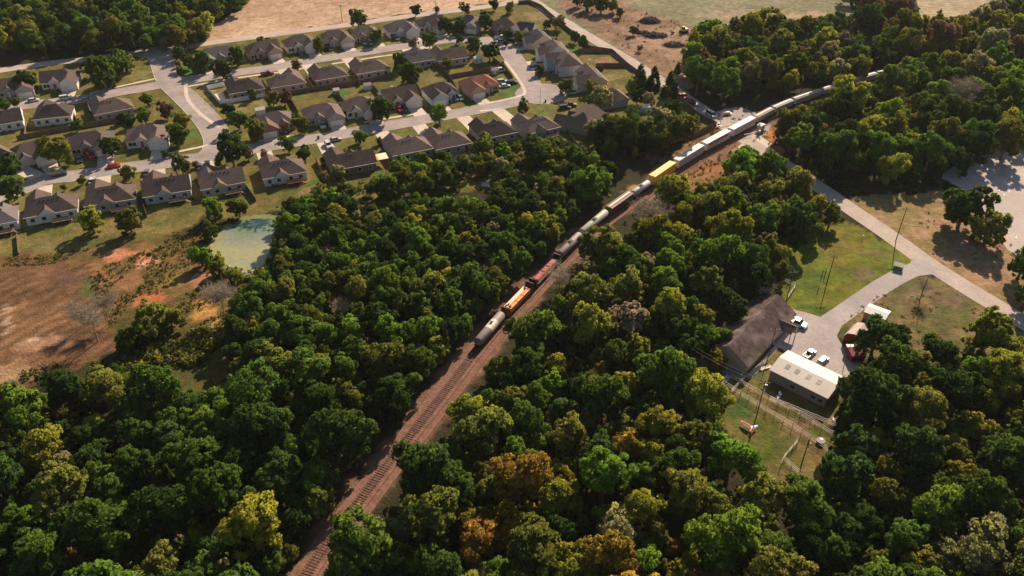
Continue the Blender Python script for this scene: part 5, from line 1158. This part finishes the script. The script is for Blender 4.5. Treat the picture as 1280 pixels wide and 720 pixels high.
# --- garden trees: px, py, radius px, colour, shape
GT = [(32,100,13,0),(127,90,21,1),(146,80,17,1),(113,84,12,0),(160,78,10,3),(183,124,8,1),(180,144,11,1),(163,151,8,0),(207,137,11,8),(226,150,13,4),(222,167,14,1),(95,156,8,1),(5,132,9,1),(68,190,18,4),(136,181,15,0),(5,208,17,1),(12,234,17,1),(159,215,10,3),(102,225,6,1),(226,205,12,3),(288,186,22,0),(112,275,17,4),(160,275,17,3),(266,260,14,2),(297,258,13,3),(190,172,5,1),(310,193,7,8),(79,234,5,8),
(224,66,9,0),(235,76,9,0),(254,76,12,1),(296,69,12,1),(277,86,12,0),(331,56,9,3),(397,55,9,1),(447,22,12,1),(470,45,9,1),(370,81,7,8),(315,117,7,3),(340,122,10,3),(355,122,9,8),(285,136,10,0),(297,148,13,1),(321,161,12,3),(376,155,11,3),(476,134,16,0),(450,170,9,2),(474,176,5,1),(360,179,11,1),(429,142,5,1),(500,77,11,0),(512,90,14,1),(515,53,8,6),
(519,12,8,0),(546,12,4,8),(581,11,7,8),(617,5,7,0),(637,9,7,3),(557,31,10,0),(575,31,9,0),(574,49,6,0),(592,55,11,0),(607,26,10,0),(612,63,12,0),(537,50,10,1),(635,42,7,1),(650,46,7,3),(632,54,4,0),(684,30,6,0),(697,27,9,7),(696,40,7,3),(719,46,7,0),(729,53,8,1),(675,86,7,3),(707,107,10,3),(740,108,9,3),(549,143,13,2),(654,133,9,0),(560,80,7,3),(750,87,5,1),(750,122,15,7),(740,128,9,1),(790,105,9,7),(810,125,9,6),(826,150,20,7),(797,120,10,0),(840,135,12,0),(857,152,9,3),(779,160,14,0),(790,142,10,1),
(605,182,15,3),(625,185,11,0),(602,210,9,4),(700,193,11,3),(721,198,16,1),(782,172,22,0),(756,168,20,0),(806,166,18,1),(830,178,14,3),(552,195,9,1),(525,197,8,1),(505,206,12,1),(480,232,17,1),(462,235,9,1),(422,215,9,7),(380,192,10,0),(404,222,8,7),(760,212,14,0),(733,233,25,2),(700,150,0,0),
(735,2,10,3),(752,4,11,3),(766,7,8,3),(775,15,6,1),(792,37,6,3),(722,-2,9,0),(800,60,4,6),(835,148,14,1),(330,192,6,8),(404,200,5,1),(243,205,5,8),(20,128,6,3),(152,147,7,1),(206,192,5,1),(505,170,0,0),(560,208,12,1),(580,205,11,3),(640,200,10,1),(653,213,12,0),(540,222,9,1)]
GTS = [(668,192,19,0,2,1.7),(847,86,5,0,6,1.6),(800,98,11,9,6,1.2),(817,101,11,9,6,1.2),(838,109,12,9,6,1.2),(288,184,0,0,2,1)]
def hname(x, y):
    b = min(HS, key=lambda h: (h['c'].x-x)**2+(h['c'].y-y)**2); d = math.hypot(b['c'].x-x, b['c'].y-y)
    n_ = b['name'] or 'house'
    dx = x-b['c'].x; dy = y-b['c'].y
    side = ('right of' if dx > 0 else 'left of') if abs(dx) > abs(dy)*.8 else ('behind' if dy > 0 else 'in front of')
    return side, n_, d
gl = []
for it in GT:
    if it[2] == 0: continue
    gl.append((*it, random.Random(it[0]).choice([8,9,10,8,9,2]), 1.12))
for it in GTS:
    if it[2]: gl.append(it)
used = {}; pend = []
SHORTROW = [('in far row above upper street','of the far row'),('between the upper street and the middle fences','below the upper street'),('in the row above the lower street','above the lower street'),('in the row below the lower street','below the lower street'),('above the left end of the lower street','above the lower street\'s left end')]
for px, py, rp, ci, sh, hk in gl:
    x, y, r = at_crown(px, py, rp, hk if sh != CONIF else 1.0)
    side, n_, d = hname(x, y)
    for a, b in SHORTROW: n_ = n_.replace(a, b)
    n_ = n_.replace('house from left', 'house')
    cn = LEAFCOL[ci][0]
    shp = {2: 'tall', 6: 'pointed'}.get(sh, 'round') if rp > 7 else 'small'
    pend.append([x, y, r, ci, sh, hk, '%s %s tree %s the %s' % (shp, cn, side, n_), rp]); PLACED.append((x, y, r))
cnt = {}
for p_ in pend: cnt.setdefault(p_[6], []).append(p_)
for k, l_ in cnt.items():
    if len(l_) > 1:
        l_.sort(key=lambda q: q[0]); words = ['leftmost', 'rightmost'] if len(l_) == 2 else ['leftmost']+[['second','third','fourth','fifth','sixth','seventh','eighth'][i] for i in range(len(l_)-2)]+['rightmost']
        for w_, q in zip(words, l_): q[6] = w_+' '+q[6]
for x, y, r, ci, sh, hk, lab, rp in pend:
    lab = ' '.join(lab.split()[:16])
    nm = 'conifer' if sh == CONIF else 'garden_tree'
    tree(x, y, r, ci, sh, r*hk if sh != CONIF else r*1.0, nm, lab, 'trees in the gardens', 'tree', 1.0 if sh != CONIF else 1.0)
# shrubs at the entrance corner
for i, (px, py, w_) in enumerate([(220,72,'topmost'),(223,80,'middle'),(225,89,'lowest')]):
    x, y, r = at_crown(px, py, 4.5, .9); tree(x, y, r, 4, 2, r*.95, 'shrub', w_+' of three yellow-green shrubs at the entrance street corner', 'entrance shrubs', 'shrub')
# --- single trees one can tell apart: px, py, rpx, colour, shape, height factor, label
ONE = [
 (1207,258,30,0,9,1.15,'big dark round tree with long shadow left of the gravel lot'),(1238,284,24,3,8,1.1,'smaller half of the pair beside the gravel lot'),
 (1115,211,19,4,0,1.4,'lone sunlit olive-yellow tree in deep shade by the main road'),
 (1238,415,34,4,3,1.3,'golden-green spreading tree at the bend of the main road'),(1268,445,22,4,0,1.3,'yellow-green tree at the right edge below the main road'),
 (1170,445,26,0,0,1.2,'dense green tree right of the brown slope'),(1168,423,9,5,4,.9,'small orange bush on the brown slope'),
 (1096,424,29,0,0,1.2,'dark green tree overhanging the red trailer'),(1128,452,20,3,3,1.2,'olive tree behind the one over the red trailer'),
 (1092,497,42,0,0,1.3,'large dark tree right of the cream metal shed'),(1068,560,34,0,3,1.3,'dark grey-green tree at the end of the pipe fences'),
 (914,577,36,2,0,1.3,'bright green round tree at the lower left of the kite lawn'),(884,500,36,4,1,1.3,'yellow-green tree left of the kite lawn'),(896,452,15,4,0,1.1,'low yellow-green tree at the end of the dark house'),
 (1280,330,20,1,0,1.3,'green tree at the right edge above the road'),(1285,368,18,0,0,1.3,'dark tree at the right edge casting shade on the road'),
 (812,268,27,6,7,1.5,'leafless grey-brown tree beside the brown hopper wagon'),(752,308,30,3,3,1.5,'leaning olive tree covering the cream tank wagon'),(768,318,22,4,0,1.4,'yellow-olive tree next to the leaning one by the train'),
 (838,240,27,4,0,1.35,'yellow-green tree below the yellow container'),(700,345,18,7,7,1.4,'thin pale tree by the dark red covered wagon'),(730,345,22,7,3,1.2,'pale olive tree right of the covered wagon'),
 (664,420,33,1,0,1.35,'round green tree just right of the orange lumber wagon'),(622,462,19,4,5,1.0,'low yellow-green tree right of the last wagon'),
 (528,592,44,0,0,1.4,'large dark green tree right of the empty track'),(450,690,52,1,1,1.3,'large green tree at the bottom edge right of the track'),
 (590,515,26,4,5,1.2,'yellow-olive tree at the bend of the empty track'),(640,500,22,3,0,1.2,'olive tree right of the bend of the empty track'),
 (112,400,24,6,7,1.6,'bare pale tree leaning over the brown field'),(95,392,16,7,7,1.6,'pale yellowish half-bare tree at the brown field edge'),(133,380,18,6,7,1.7,'bare tree with two thin stems by the scrub'),
 (274,372,22,7,7,1.7,'thin grey tree in the scrub below the pond'),(187,400,28,3,3,1.0,'broad olive-green tree in the scrub'),(212,400,18,3,0,.9,'olive bush right of the broad scrub tree'),(160,425,18,1,5,.9,'green bush left of the broad scrub tree'),
 (250,322,13,2,2,1.1,'bright green tree at the left bank of the pond'),(272,332,12,4,2,1.1,'yellow-green tree at the lower bank of the pond'),(292,345,12,3,0,1.0,'olive tree below the pond'),(262,288,12,1,0,1.1,'green tree at the upper left bank of the pond'),
 (1155,360,12,6,7,1.5,'bare grey tree above the brown slope'),
 (130,48,9,5,0,1.2,'small bright orange tree at the lower edge of the far left wood'),(255,32,14,4,0,1.3,'yellow-olive tree at the right tip of the far left wood'),(236,26,14,4,1,1.3,'olive-gold tree near the right tip of the far left wood'),(220,36,17,1,0,1.3,'green tree near the right tip of the far left wood'),(195,45,13,1,0,1.2,'sunlit green tree at the lower edge of the far left wood'),(48,36,10,4,2,1.3,'yellow-green tree standing out in the far left wood'),
 (1135,35,22,4,0,1.4,'yellow tree above the far end of the train'),(1085,26,24,0,4,1.3,'dark broad tree between the two far fields'),(1178,45,20,8,0,1.3,'rusty brown tree in the upper right wood'), (1140,92,18,3,0,1.3,'olive tree over the hidden end of the train'),(1160,84,18,1,1,1.3,'green tree over the hidden end of the train'),(1185,80,18,4,0,1.3,'yellow-green tree over the hidden end of the train'),(1075,85,17,3,1,1.2,'olive tree hiding part of the train'),(1052,110,0,3,0,1.2,''),
 (1028,165,14,5,0,1.2,'golden-yellow tree above the main road in the right wood'),(1057,170,14,5,1,1.2,'second golden tree, rusty at its top, in the right wood'),(1262,155,18,4,0,1.2,'yellow tree at the right edge of the wood'),(1205,115,24,6,7,1.5,'grey bare tree in the right wood'),(1280,65,22,8,0,1.2,'rusty tree at the right edge of the upper wood'),(1240,55,22,7,0,1.3,'pale olive tree in the upper right wood'),
 (985,155,20,3,0,1.3,'olive tree over the train past the crossing'),(1000,145,14,3,1,1.4,'green tree reaching over the train past the crossing'),
 (930,205,20,1,0,1.3,'green tree just below the crossing path'),(960,212,24,1,1,1.3,'dark green tree left of the hidden part of the road'),(995,235,26,3,0,1.3,'olive-yellow tree left of the hidden part of the road'),
 (1040,268,16,3,3,1.2,'pale tree overhanging the road above the site lawn'),(1010,290,0,1,0,1.3,''),
 (957,362,15,6,7,1.7,'bare branching tree behind the roof of the long dark house'),(914,384,24,0,0,1.2,'dark green tree close behind the left side of the long dark house'),(948,352,23,0,1,1.2,'dark tree shading the upper end of the long dark house'),(898,424,18,1,0,1.2,'green tree at the lower left of the long dark house'),(974,340,14,3,2,1.3,'olive tree between the long dark house and the site lawn'),
 (1225,180,24,0,0,1.4,'dark tree casting long shade on the gravel lot'),(1262,172,24,3,1,1.4,'olive tree at the upper right of the gravel lot'),
 (893,58,22,3,0,1.3,'olive tree at the left edge of the upper right wood'),(885,42,16,2,0,1.3,'bright green tree at the left tip of the upper right wood'),(880,82,20,8,3,1.2,'rusty brown tree at the left edge of the upper right wood'),(905,105,20,2,2,1.2,'bright green tree beside the railway crossing cars'),(938,38,20,4,0,1.3,'yellow-green tree at the top of the upper right wood'),
 (748,470,17,5,0,1.2,'orange-gold tree in the middle wood'),(695,458,20,4,1,1.2,'gold and green tree in the middle wood'),(700,470,10,5,0,1.0,'small orange tree beside the gold and green one'),(808,468,14,5,1,1.1,'small rusty orange tree in the middle wood'),(625,445,0,5,0,1.0,''),
 (600,680,34,5,1,1.2,'golden-brown tree at the bottom edge'),(640,660,30,5,0,1.2,'golden tree at the bottom, right of the golden-brown one'),(582,650,20,4,0,1.1,'olive-gold tree above the golden-brown one'),(705,695,20,4,1,1.2,'yellow-olive tree at the bottom edge'),(1230,690,42,7,0,1.2,'pale golden tree at the lower right corner'),(1180,700,28,7,3,1.2,'pale olive tree left of the lower right corner'),(1135,632,10,5,0,1.3,'small orange patch of a tree in the lower right wood'),(800,430,0,1,0,1.2,''),
 (700,600,24,4,1,1.2,'yellow-green tree in the lower middle wood'),(672,580,20,4,0,1.2,'yellow tree in the lower middle wood'),(150,640,0,4,0,1.0,''),(10,490,18,7,0,1.2,'pale dry tree at the left edge of the wood'),(425,385,16,7,7,1.4,'grey thin tree in the left wood')]
for px, py, rp, ci, sh, hk, lab in ONE:
    if not rp: continue
    hk *= .9; x, y, r = at_crown(px, py, rp, hk); PLACED.append((x, y, r))
    tree(x, y, r, ci, sh, r*hk, 'bare_tree' if sh == SPARSE else ('bush' if 'bush' in lab else 'broadleaf_tree'), lab, None, 'bush' if 'bush' in lab else 'tree')
# --- the woods
WOODS = {
 'the far left wood': [(-90,-60),(345,-60),(300,2),(262,14),(256,30),(258,42),(236,50),(205,54),(160,52),(110,60),(60,62),(-90,70)],
 'the upper right wood': [(868,36),(900,32),(960,26),(1040,30),(1090,24),(1130,28),(1180,32),(1268,6),(1300,-50),(1440,-50),(1440,40),(1290,48),(1180,64),(1115,74),(1060,86),(990,104),(945,122),(912,120),(886,108),(868,90),(862,60)],
 'the strip between the far fields': [(1045,-60),(1100,-60),(1150,18),(1105,24),(1075,4)],
 'the right wood': [(972,150),(1000,138),(1060,116),(1110,98),(1180,84),(1290,66),(1440,40),(1440,150),(1280,180),(1240,186),(1200,204),(1178,222),(1145,220),(1090,214),(1050,204),(1015,182),(990,174)],
 'the middle wood': [(822,262),(850,250),(890,246),(905,222),(925,200),(950,200),(985,218),(1010,232),(1035,262),(1030,285),(1000,300),(975,320),(955,342),(925,358),(900,390),(880,420),(870,450),(880,490),(895,540),(920,570),(940,600),(970,622),(1010,618),(1035,580),(1052,530),(1070,480),(1090,450),(1092,405),(1118,402),(1140,440),(1195,455),(1215,420),(1290,430),(1440,430),(1440,800),(400,800),(420,715),(480,690),(500,640),(560,560),(585,530),(605,500),(640,470),(655,430),(690,395),(702,365),(725,335),(770,312),(800,300)],
 'the left wood': [(352,300),(352,272),(372,252),(400,242),(432,242),(450,262),(490,262),(520,250),(560,262),(600,254),(625,248),(650,238),(690,240),(705,222),(735,212),(765,215),(752,242),(722,268),(690,300),(660,325),(640,345),(615,375),(590,400),(560,425),(535,455),(510,485),(480,515),(450,560),(430,600),(400,640),(380,670),(350,720),(340,800),(-120,800),(-120,535),(0,520),(40,500),(85,478),(118,464),(150,462),(190,468),(240,488),(285,498),(308,470),(290,440),(302,400),(304,370),(328,352),(346,325)],
 'the thicket below the last houses': [(488,212),(530,196),(562,206),(600,184),(640,182),(700,176),(742,192),(745,214),(700,224),(650,238),(628,240),(600,205),(575,215),(560,224),(530,240),(490,252)],
 'the thicket behind the last houses': [(735,160),(765,146),(800,150),(842,160),(862,150),(868,160),(835,176),(800,192),(775,200),(748,192)]}
RP = [(lambda q: q)(PX(p.x, p.y, 2.0)) for p in RAIL[::4]]; RPn = np.array(RP)
MR = [(P, hw) for n_, P, hw in ROADS if n_ == 'main_road'][0][0]; MRp = np.array([PX(p.x, p.y, 0) for p in MR]); MRn = np.array([(p.x, p.y) for p in MR])
SITEP = np.array([PX(*q) for q in [(flat(G(a, b)).x, flat(G(a, b)).y, 0) for a, b in [(925,440),(955,400),(975,370),(985,440),(1010,460),(1040,480),(1000,400),(1020,430),(1050,450),(1070,440),(1092,390)]]])
def colw(px, py, wn, x, y):
    if wn == 'the far left wood': w_ = [.26,.28,.12,.16,.14,.01,.0,.03,0]
    elif wn in ('the upper right wood', 'the strip between the far fields'): w_ = [.18,.26,.12,.22,.12,.01,.02,.06,.01] if px < 1130 else [.06,.14,.05,.32,.12,.05,.06,.18,.02]
    elif wn == 'the right wood': w_ = [.16,.28,.16,.20,.12,.02,.01,.05,.0]
    elif wn.startswith('the thicket below'): w_ = [.14,.34,.22,.14,.10,.0,.0,.06,0]
    elif wn == 'the left wood': w_ = [.20,.36,.18,.15,.08,.0,.01,.02,0] if py < 470 else [.34,.34,.10,.14,.06,.01,.0,.01,0]
    elif py > 460 and px < 900: w_ = [.20,.26,.12,.22,.13,.04,.0,.03,.0] if py < 590 else [.12,.22,.10,.26,.20,.07,.0,.03,.0]
    elif px >= 900 and py > 460: w_ = [.24,.28,.12,.20,.10,.01,.0,.05,0]
    else: w_ = [.20,.32,.12,.19,.11,.0,.01,.05,0]
    w_ = np.array(w_[:9]+[0]*(9-len(w_[:9])), float); return w_/w_.sum()
cells = {}
def cadd(x, y, r): cells.setdefault((int(x//8), int(y//8)), []).append((x, y, r))
for q in PLACED: cadd(*q)
def clash(x, y, r, k):
    i, j = int(x//8), int(y//8)
    for a in (-1, 0, 1):
        for b in (-1, 0, 1):
            for (u, v, s_) in cells.get((i+a, j+b), ()):
                if (u-x)**2+(v-y)**2 < (k*(r+s_))**2: return True
    return False
CLEARINGS = [(563,24,236,11),(617,14,223,10),(455,18,250,14),(980,52,560,58),(940,30,520,40),(500,12,250,7),(215,34,462,22)]
cand = []; rw = np.random.default_rng(77)
for wn, poly in WOODS.items():
    pp = np.array(poly, float); c0, r0 = pp.min(0), pp.max(0)
    cnrs = [G(a, b) for a in (c0[0], r0[0]) for b in (c0[1], r0[1])]
    xs = [c.x for c in cnrs]; ys = [c.y for c in cnrs]; xa, xb, ya, yb = min(xs), max(xs), max(60, min(ys)), min(640, max(ys))
    area = (xb-xa)*(yb-ya)
    for stage, (ra, rb, k, dens) in enumerate([(4.8,6.8,.74,.022),(3.0,4.6,.62,.06),(1.9,3.2,.62,.12),(1.3,2.2,.62,.12)]):
        for _ in range(int(area*dens)):
            x = rw.uniform(xa, xb); y = rw.uniform(ya, yb); r = rw.uniform(ra, rb); hk = rw.uniform(1.15, 1.6) if stage < 2 else (rw.uniform(1.2, 2.1) if stage == 2 else rw.uniform(1.2, 2.6))
            cx, cy = PX(x, y, r*hk)
            if stage == 0 and (cy < 400 and wn == 'the left wood'): continue
            if wn.startswith('the thicket below') and r > 3.4: continue
            if not inpoly(cx, cy, poly): continue
            if clash(x, y, r, k): continue
            if any(((cx-a)/b)**2+((cy-c)/d)**2 < 1 for a, b, c, d in CLEARINGS): continue
            dr_ = np.sqrt(((RAILNP-(x, y))**2).sum(1)).min()
            if dr_ < r*.55+2.7: continue
            dep = y*CT-(r*hk-CAM_H)*ST; sc = CAM_F/dep; rp = r*sc
            if cx < 1062:
                if np.sqrt(((RPn-(cx, cy))**2).sum(1)).min() < rp*.8+1.7*sc: continue
            if np.sqrt(((MRn-(x, y))**2).sum(1)).min() < 4.6: continue
            if cx > 1015 or cx < 940:
                if np.sqrt(((MRp-(cx, cy))**2).sum(1)).min() < rp*.9+2.6*sc: continue
            if 850 < cx < 1130 and 340 < cy < 560 and np.sqrt(((SITEP-(cx, cy))**2).sum(1)).min() < rp*.9+12: continue
            cadd(x, y, r); cand.append((x, y, r, hk, wn, cx, cy, rp, int(rw.choice(9, p=colw(cx, cy, wn, x, y)))))
vis = [c for c in cand if -c[7] < c[5] < 1280+c[7] and -c[7] < c[6] < 720+c[7]]
rest = [c for c in cand if c not in set(vis)] if False else [c for c in cand if not (-c[7] < c[5] < 1280+c[7] and -c[7] < c[6] < 720+c[7])]
vis.sort(key=lambda c: -c[7]); big, small_ = vis[:300], vis[300:]
print('woodland trees', len(cand), 'visible', len(vis))
for x, y, r, hk, wn, cx, cy, rp, ci in big:
    sub = wn
    if wn == 'the left wood': sub = 'the lower left wood' if cy > 470 else 'the left wood beside the train'
    if wn == 'the middle wood': sub = 'the lower right wood' if cx > 950 else ('the bottom middle wood' if cy > 560 else 'the wood right of the train')
    tree(x, y, r, ci, None, r*hk, 'woodland_tree', '%s tree among its like in %s' % (LEAFCOL[ci][0], sub), '%s trees in %s' % (LEAFCOL[ci][0], sub))
PROTO = bpy.data.collections.new('woodland_forms'); BUSH = bpy.data.collections.new('undergrowth_forms')
for ci in range(9):
    for sh in range(4 if ci < 5 else 2):
        shape = [0,1,2,3][sh] if ci < 5 else [5,4][sh]
        V_, N_, lv_ = CR[shape]
        me = leaf_mesh('woodland_tree', V_, N_, lv_, LEAF[ci]); o = bpy.data.objects.new('woodland_form.%03d' % (ci*4+sh), me); PROTO.objects.link(o)
idxmap = {o.name: i for i, o in enumerate(sorted(PROTO.objects, key=lambda o: o.name))}
def scatter(name, coll, P, rot, scl, idx, label, cat):
    me = bpy.data.meshes.new(name); me.vertices.add(len(P)); me.vertices.foreach_set('co', np.array(P, np.float32).ravel())
    for nm, ty, dat, key in (('spin','FLOAT_VECTOR',rot,'vector'),('size','FLOAT_VECTOR',scl,'vector'),('form','INT',idx,'value')):
        a = me.attributes.new(nm, ty, 'POINT'); a.data.foreach_set(key, np.array(dat, np.float32 if ty != 'INT' else np.int32).ravel())
    o = bpy.data.objects.new(name, me); COL.objects.link(o); tag(o, label, cat, None, 'stuff')
    ng = bpy.data.node_groups.new(name+'_scatter', 'GeometryNodeTree'); ng.interface.new_socket('Geometry', in_out='INPUT', socket_type='NodeSocketGeometry'); ng.interface.new_socket('Geometry', in_out='OUTPUT', socket_type='NodeSocketGeometry')
    n = ng.nodes; l = ng.links; gi = n.new('NodeGroupInput'); go_ = n.new('NodeGroupOutput'); mp_ = n.new('GeometryNodeMeshToPoints'); ip = n.new('GeometryNodeInstanceOnPoints'); ci_ = n.new('GeometryNodeCollectionInfo')
    ci_.inputs['Collection'].default_value = coll; ci_.inputs['Separate Children'].default_value = True; ci_.inputs['Reset Children'].default_value = True
    def attr(nm, ty): q = n.new('GeometryNodeInputNamedAttribute'); q.data_type = ty; q.inputs['Name'].default_value = nm; return q.outputs['Attribute']
    l.new(gi.outputs[0], mp_.inputs['Mesh']); l.new(mp_.outputs[0], ip.inputs['Points']); l.new(ci_.outputs[0], ip.inputs['Instance']); ip.inputs['Pick Instance'].default_value = True
    l.new(attr('form', 'INT'), ip.inputs['Instance Index']); l.new(attr('spin', 'FLOAT_VECTOR'), ip.inputs['Rotation']); l.new(attr('size', 'FLOAT_VECTOR'), ip.inputs['Scale']); l.new(ip.outputs[0], go_.inputs[0])
    mo = o.modifiers.new('scatter', 'NODES'); mo.node_group = ng; return o
rs = np.random.default_rng(3); P_, Ro, Sc, Ix = [], [], [], []
for x, y, r, hk, wn, cx, cy, rp, ci in small_+rest:
    P_.append((x, y, r*hk)); Ro.append((0, 0, rs.uniform(0, 6.28))); j = rs.uniform(.9, 1.1); Sc.append((r*j, r/j, r*rs.uniform(.9, 1.15))); sh = rs.integers(0, 4 if ci < 5 else 2); Ix.append(idxmap['woodland_form.%03d' % (ci*4+sh)])
scatter('woodland', PROTO, P_, Ro, Sc, Ix, 'mixed green and autumn canopy of the farther woods', 'woodland')
# undergrowth and weeds
for k, ci in enumerate([0,1,3,4,8,7]):
    V_, N_, lv_ = crown_data(60+k, 'wide', 12, 420, .16); me = leaf_mesh('bush_form', V_, N_, lv_, LEAF[ci]); o = bpy.data.objects.new('bush_form.%03d' % k, me); BUSH.objects.link(o)
P_, Ro, Sc, Ix = [], [], [], []
def weeds(poly, n_, ra, rb, forms, railgap=3.2):
    pp = np.array(poly, float); k = 0; t = 0
    while k < n_ and t < n_*30:
        t += 1; px, py = rs.uniform(pp[:, 0].min(), pp[:, 0].max()), rs.uniform(pp[:, 1].min(), pp[:, 1].max())
        if not inpoly(px, py, poly): continue
        g = G(px, py)
        if np.sqrt(((RAILNP-(g.x, g.y))**2).sum(1)).min() < railgap+1.4: continue
        if np.sqrt(((MRn-(g.x, g.y))**2).sum(1)).min() < 4.8: continue
        if vnoise(g.x, g.y, 7, 2) < .42: continue
        r = rs.uniform(ra, rb)*rs.uniform(.6, 1); P_.append((g.x, g.y, r*.25)); Ro.append((0,0,rs.uniform(0,6.28))); Sc.append((r, r, r*rs.uniform(.6,1.2))); Ix.append(int(rs.choice(forms))); k += 1
weeds(Z_SCRUB, 2200, .2, .8, [3,4,5,2,3]); weeds(Z_SCRUB, 60, .7, 1.4, [2,3,3,1])
weeds([(180,420),(240,400),(300,430),(310,480),(290,530),(240,528),(195,490),(150,462)], 900, .7, 2.2, [2,3,5,3,1])
weeds([(-60,480),(100,452),(160,455),(180,480),(0,530),(-60,540)], 160, .7, 1.8, [2,3,5,1])
weeds([(0,322),(60,318),(230,290),(262,300),(262,312),(60,330),(0,335)], 260, .2, .8, [2,3,5,3])
weeds([(350,262),(480,255),(600,235),(700,225),(705,255),(600,270),(470,285),(360,290)], 380, .8, 2.4, [1,2,3,5,0])
weeds([(430,232),(600,185),(740,180),(745,210),(600,245),(440,262)], 260, .6, 1.8, [1,2,3,0])
weeds(WOODS['the middle wood'], 900, 1.0, 2.4, [0,1,2,5]); weeds(WOODS['the left wood'], 900, 1.0, 2.4, [0,1,2,5]); weeds(WOODS['the right wood'], 250, 1.0, 2.2, [0,1,2]); weeds(WOODS['the upper right wood'], 250, 1.0, 2.2, [0,1,2,5])
weeds([(1000,200),(1180,215),(1190,240),(1060,250),(1030,225)], 200, .8, 2.2, [0,0,1])
weeds(Z_CLEAR, 110, .3, 1.0, [4,2,5]); weeds(Z_ORA, 120, .3, .9, [4,2,3]); weeds(Z_EAST, 120, .2, .7, [2,5,3,5]); weeds(Z_RIGHT, 60, .3, .8, [2,5])
weeds([(255,300),(270,285),(300,270),(350,270),(352,300),(330,345),(306,352),(275,340),(256,320)], 0, .5, 1.2, [2,3])
for px, py in [(258,316),(262,326),(270,335),(282,342),(256,304),(262,295),(275,285),(290,278),(348,292),(345,304),(343,316),(338,328),(325,340),(350,282),(312,350),(300,350)]:
    for _ in range(5):
        g = G(px+rs.uniform(-4,4), py+rs.uniform(-3,3)); r = rs.uniform(.6,1.6); P_.append((g.x, g.y, r*.3)); Ro.append((0,0,rs.uniform(0,6.28))); Sc.append((r,r,r)); Ix.append(int(rs.choice([1,2,3,0])))
# ditch weeds along the road and both sides of the track
for i in range(0, len(RAIL), 1):
    for sgn in (-1, 1):
        if rs.random() < .55: continue
        p = RAIL[i]; d = (RAIL[min(i+1, len(RAIL)-1)]-RAIL[max(0, i-1)]).normalized(); n_ = Vector((-d.y, d.x, 0)); q = p+n_*sgn*rs.uniform(5.2, 8.5); r = rs.uniform(.25, 1.0)
        if np.sqrt(((MRn-(q.x, q.y))**2).sum(1)).min() < 5: continue
        P_.append((q.x, q.y, r*.25)); Ro.append((0,0,rs.uniform(0,6.28))); Sc.append((r,r,r*.8)); Ix.append(int(rs.choice([2,3,4,5])))
# foundation shrubs round the houses are part of the same planting
for h in HS:
    for _ in range(6):
        side = rs.choice([-1, 1]); q = h['Mx'] @ Vector((rs.uniform(-h['L']/2, h['L']/2), side*(h['D']/2+.7), 0)) if rs.random() < .7 else h['Mx'] @ Vector((side*(h['L']/2+.7), rs.uniform(-h['D']/2, h['D']/2), 0))
        if any((q-(a+(b-a)*max(0, min(1, (q-a).dot(b-a)/(b-a).length_squared)))).length < 3.4 for a, b in DRIVES if (a-q).length < 15): continue
        r = rs.uniform(.4, .8); P_.append((q.x, q.y, r*.35)); Ro.append((0,0,rs.uniform(0,6.28))); Sc.append((r,r,r)); Ix.append(int(rs.choice([0,1,0,4])))
scatter('undergrowth', BUSH, P_, Ro, Sc, Ix, 'low weeds and bushes on the scrub, verges and wood floor', 'undergrowth')

# ---------------------------------------------------------------- air
hm = bpy.data.materials.new('air'); hm.use_nodes = True; n = hm.node_tree.nodes; l = hm.node_tree.links
for x in list(n): n.remove(x)
ou = n.new('ShaderNodeOutputMaterial'); pv = n.new('ShaderNodeVolumePrincipled'); pv.inputs['Density'].default_value = .00004; pv.inputs['Color'].default_value = (.92,.93,.9,1); pv.inputs['Anisotropy'].default_value = .2
l.new(pv.outputs[0], ou.inputs['Volume'])
m = MB(); m.box(-2900, 2900, -2900, 2900, -1, CAM_H+6); tag(m.build('haze', hm), 'thin pale haze over the whole valley', 'haze', None, 'stuff')
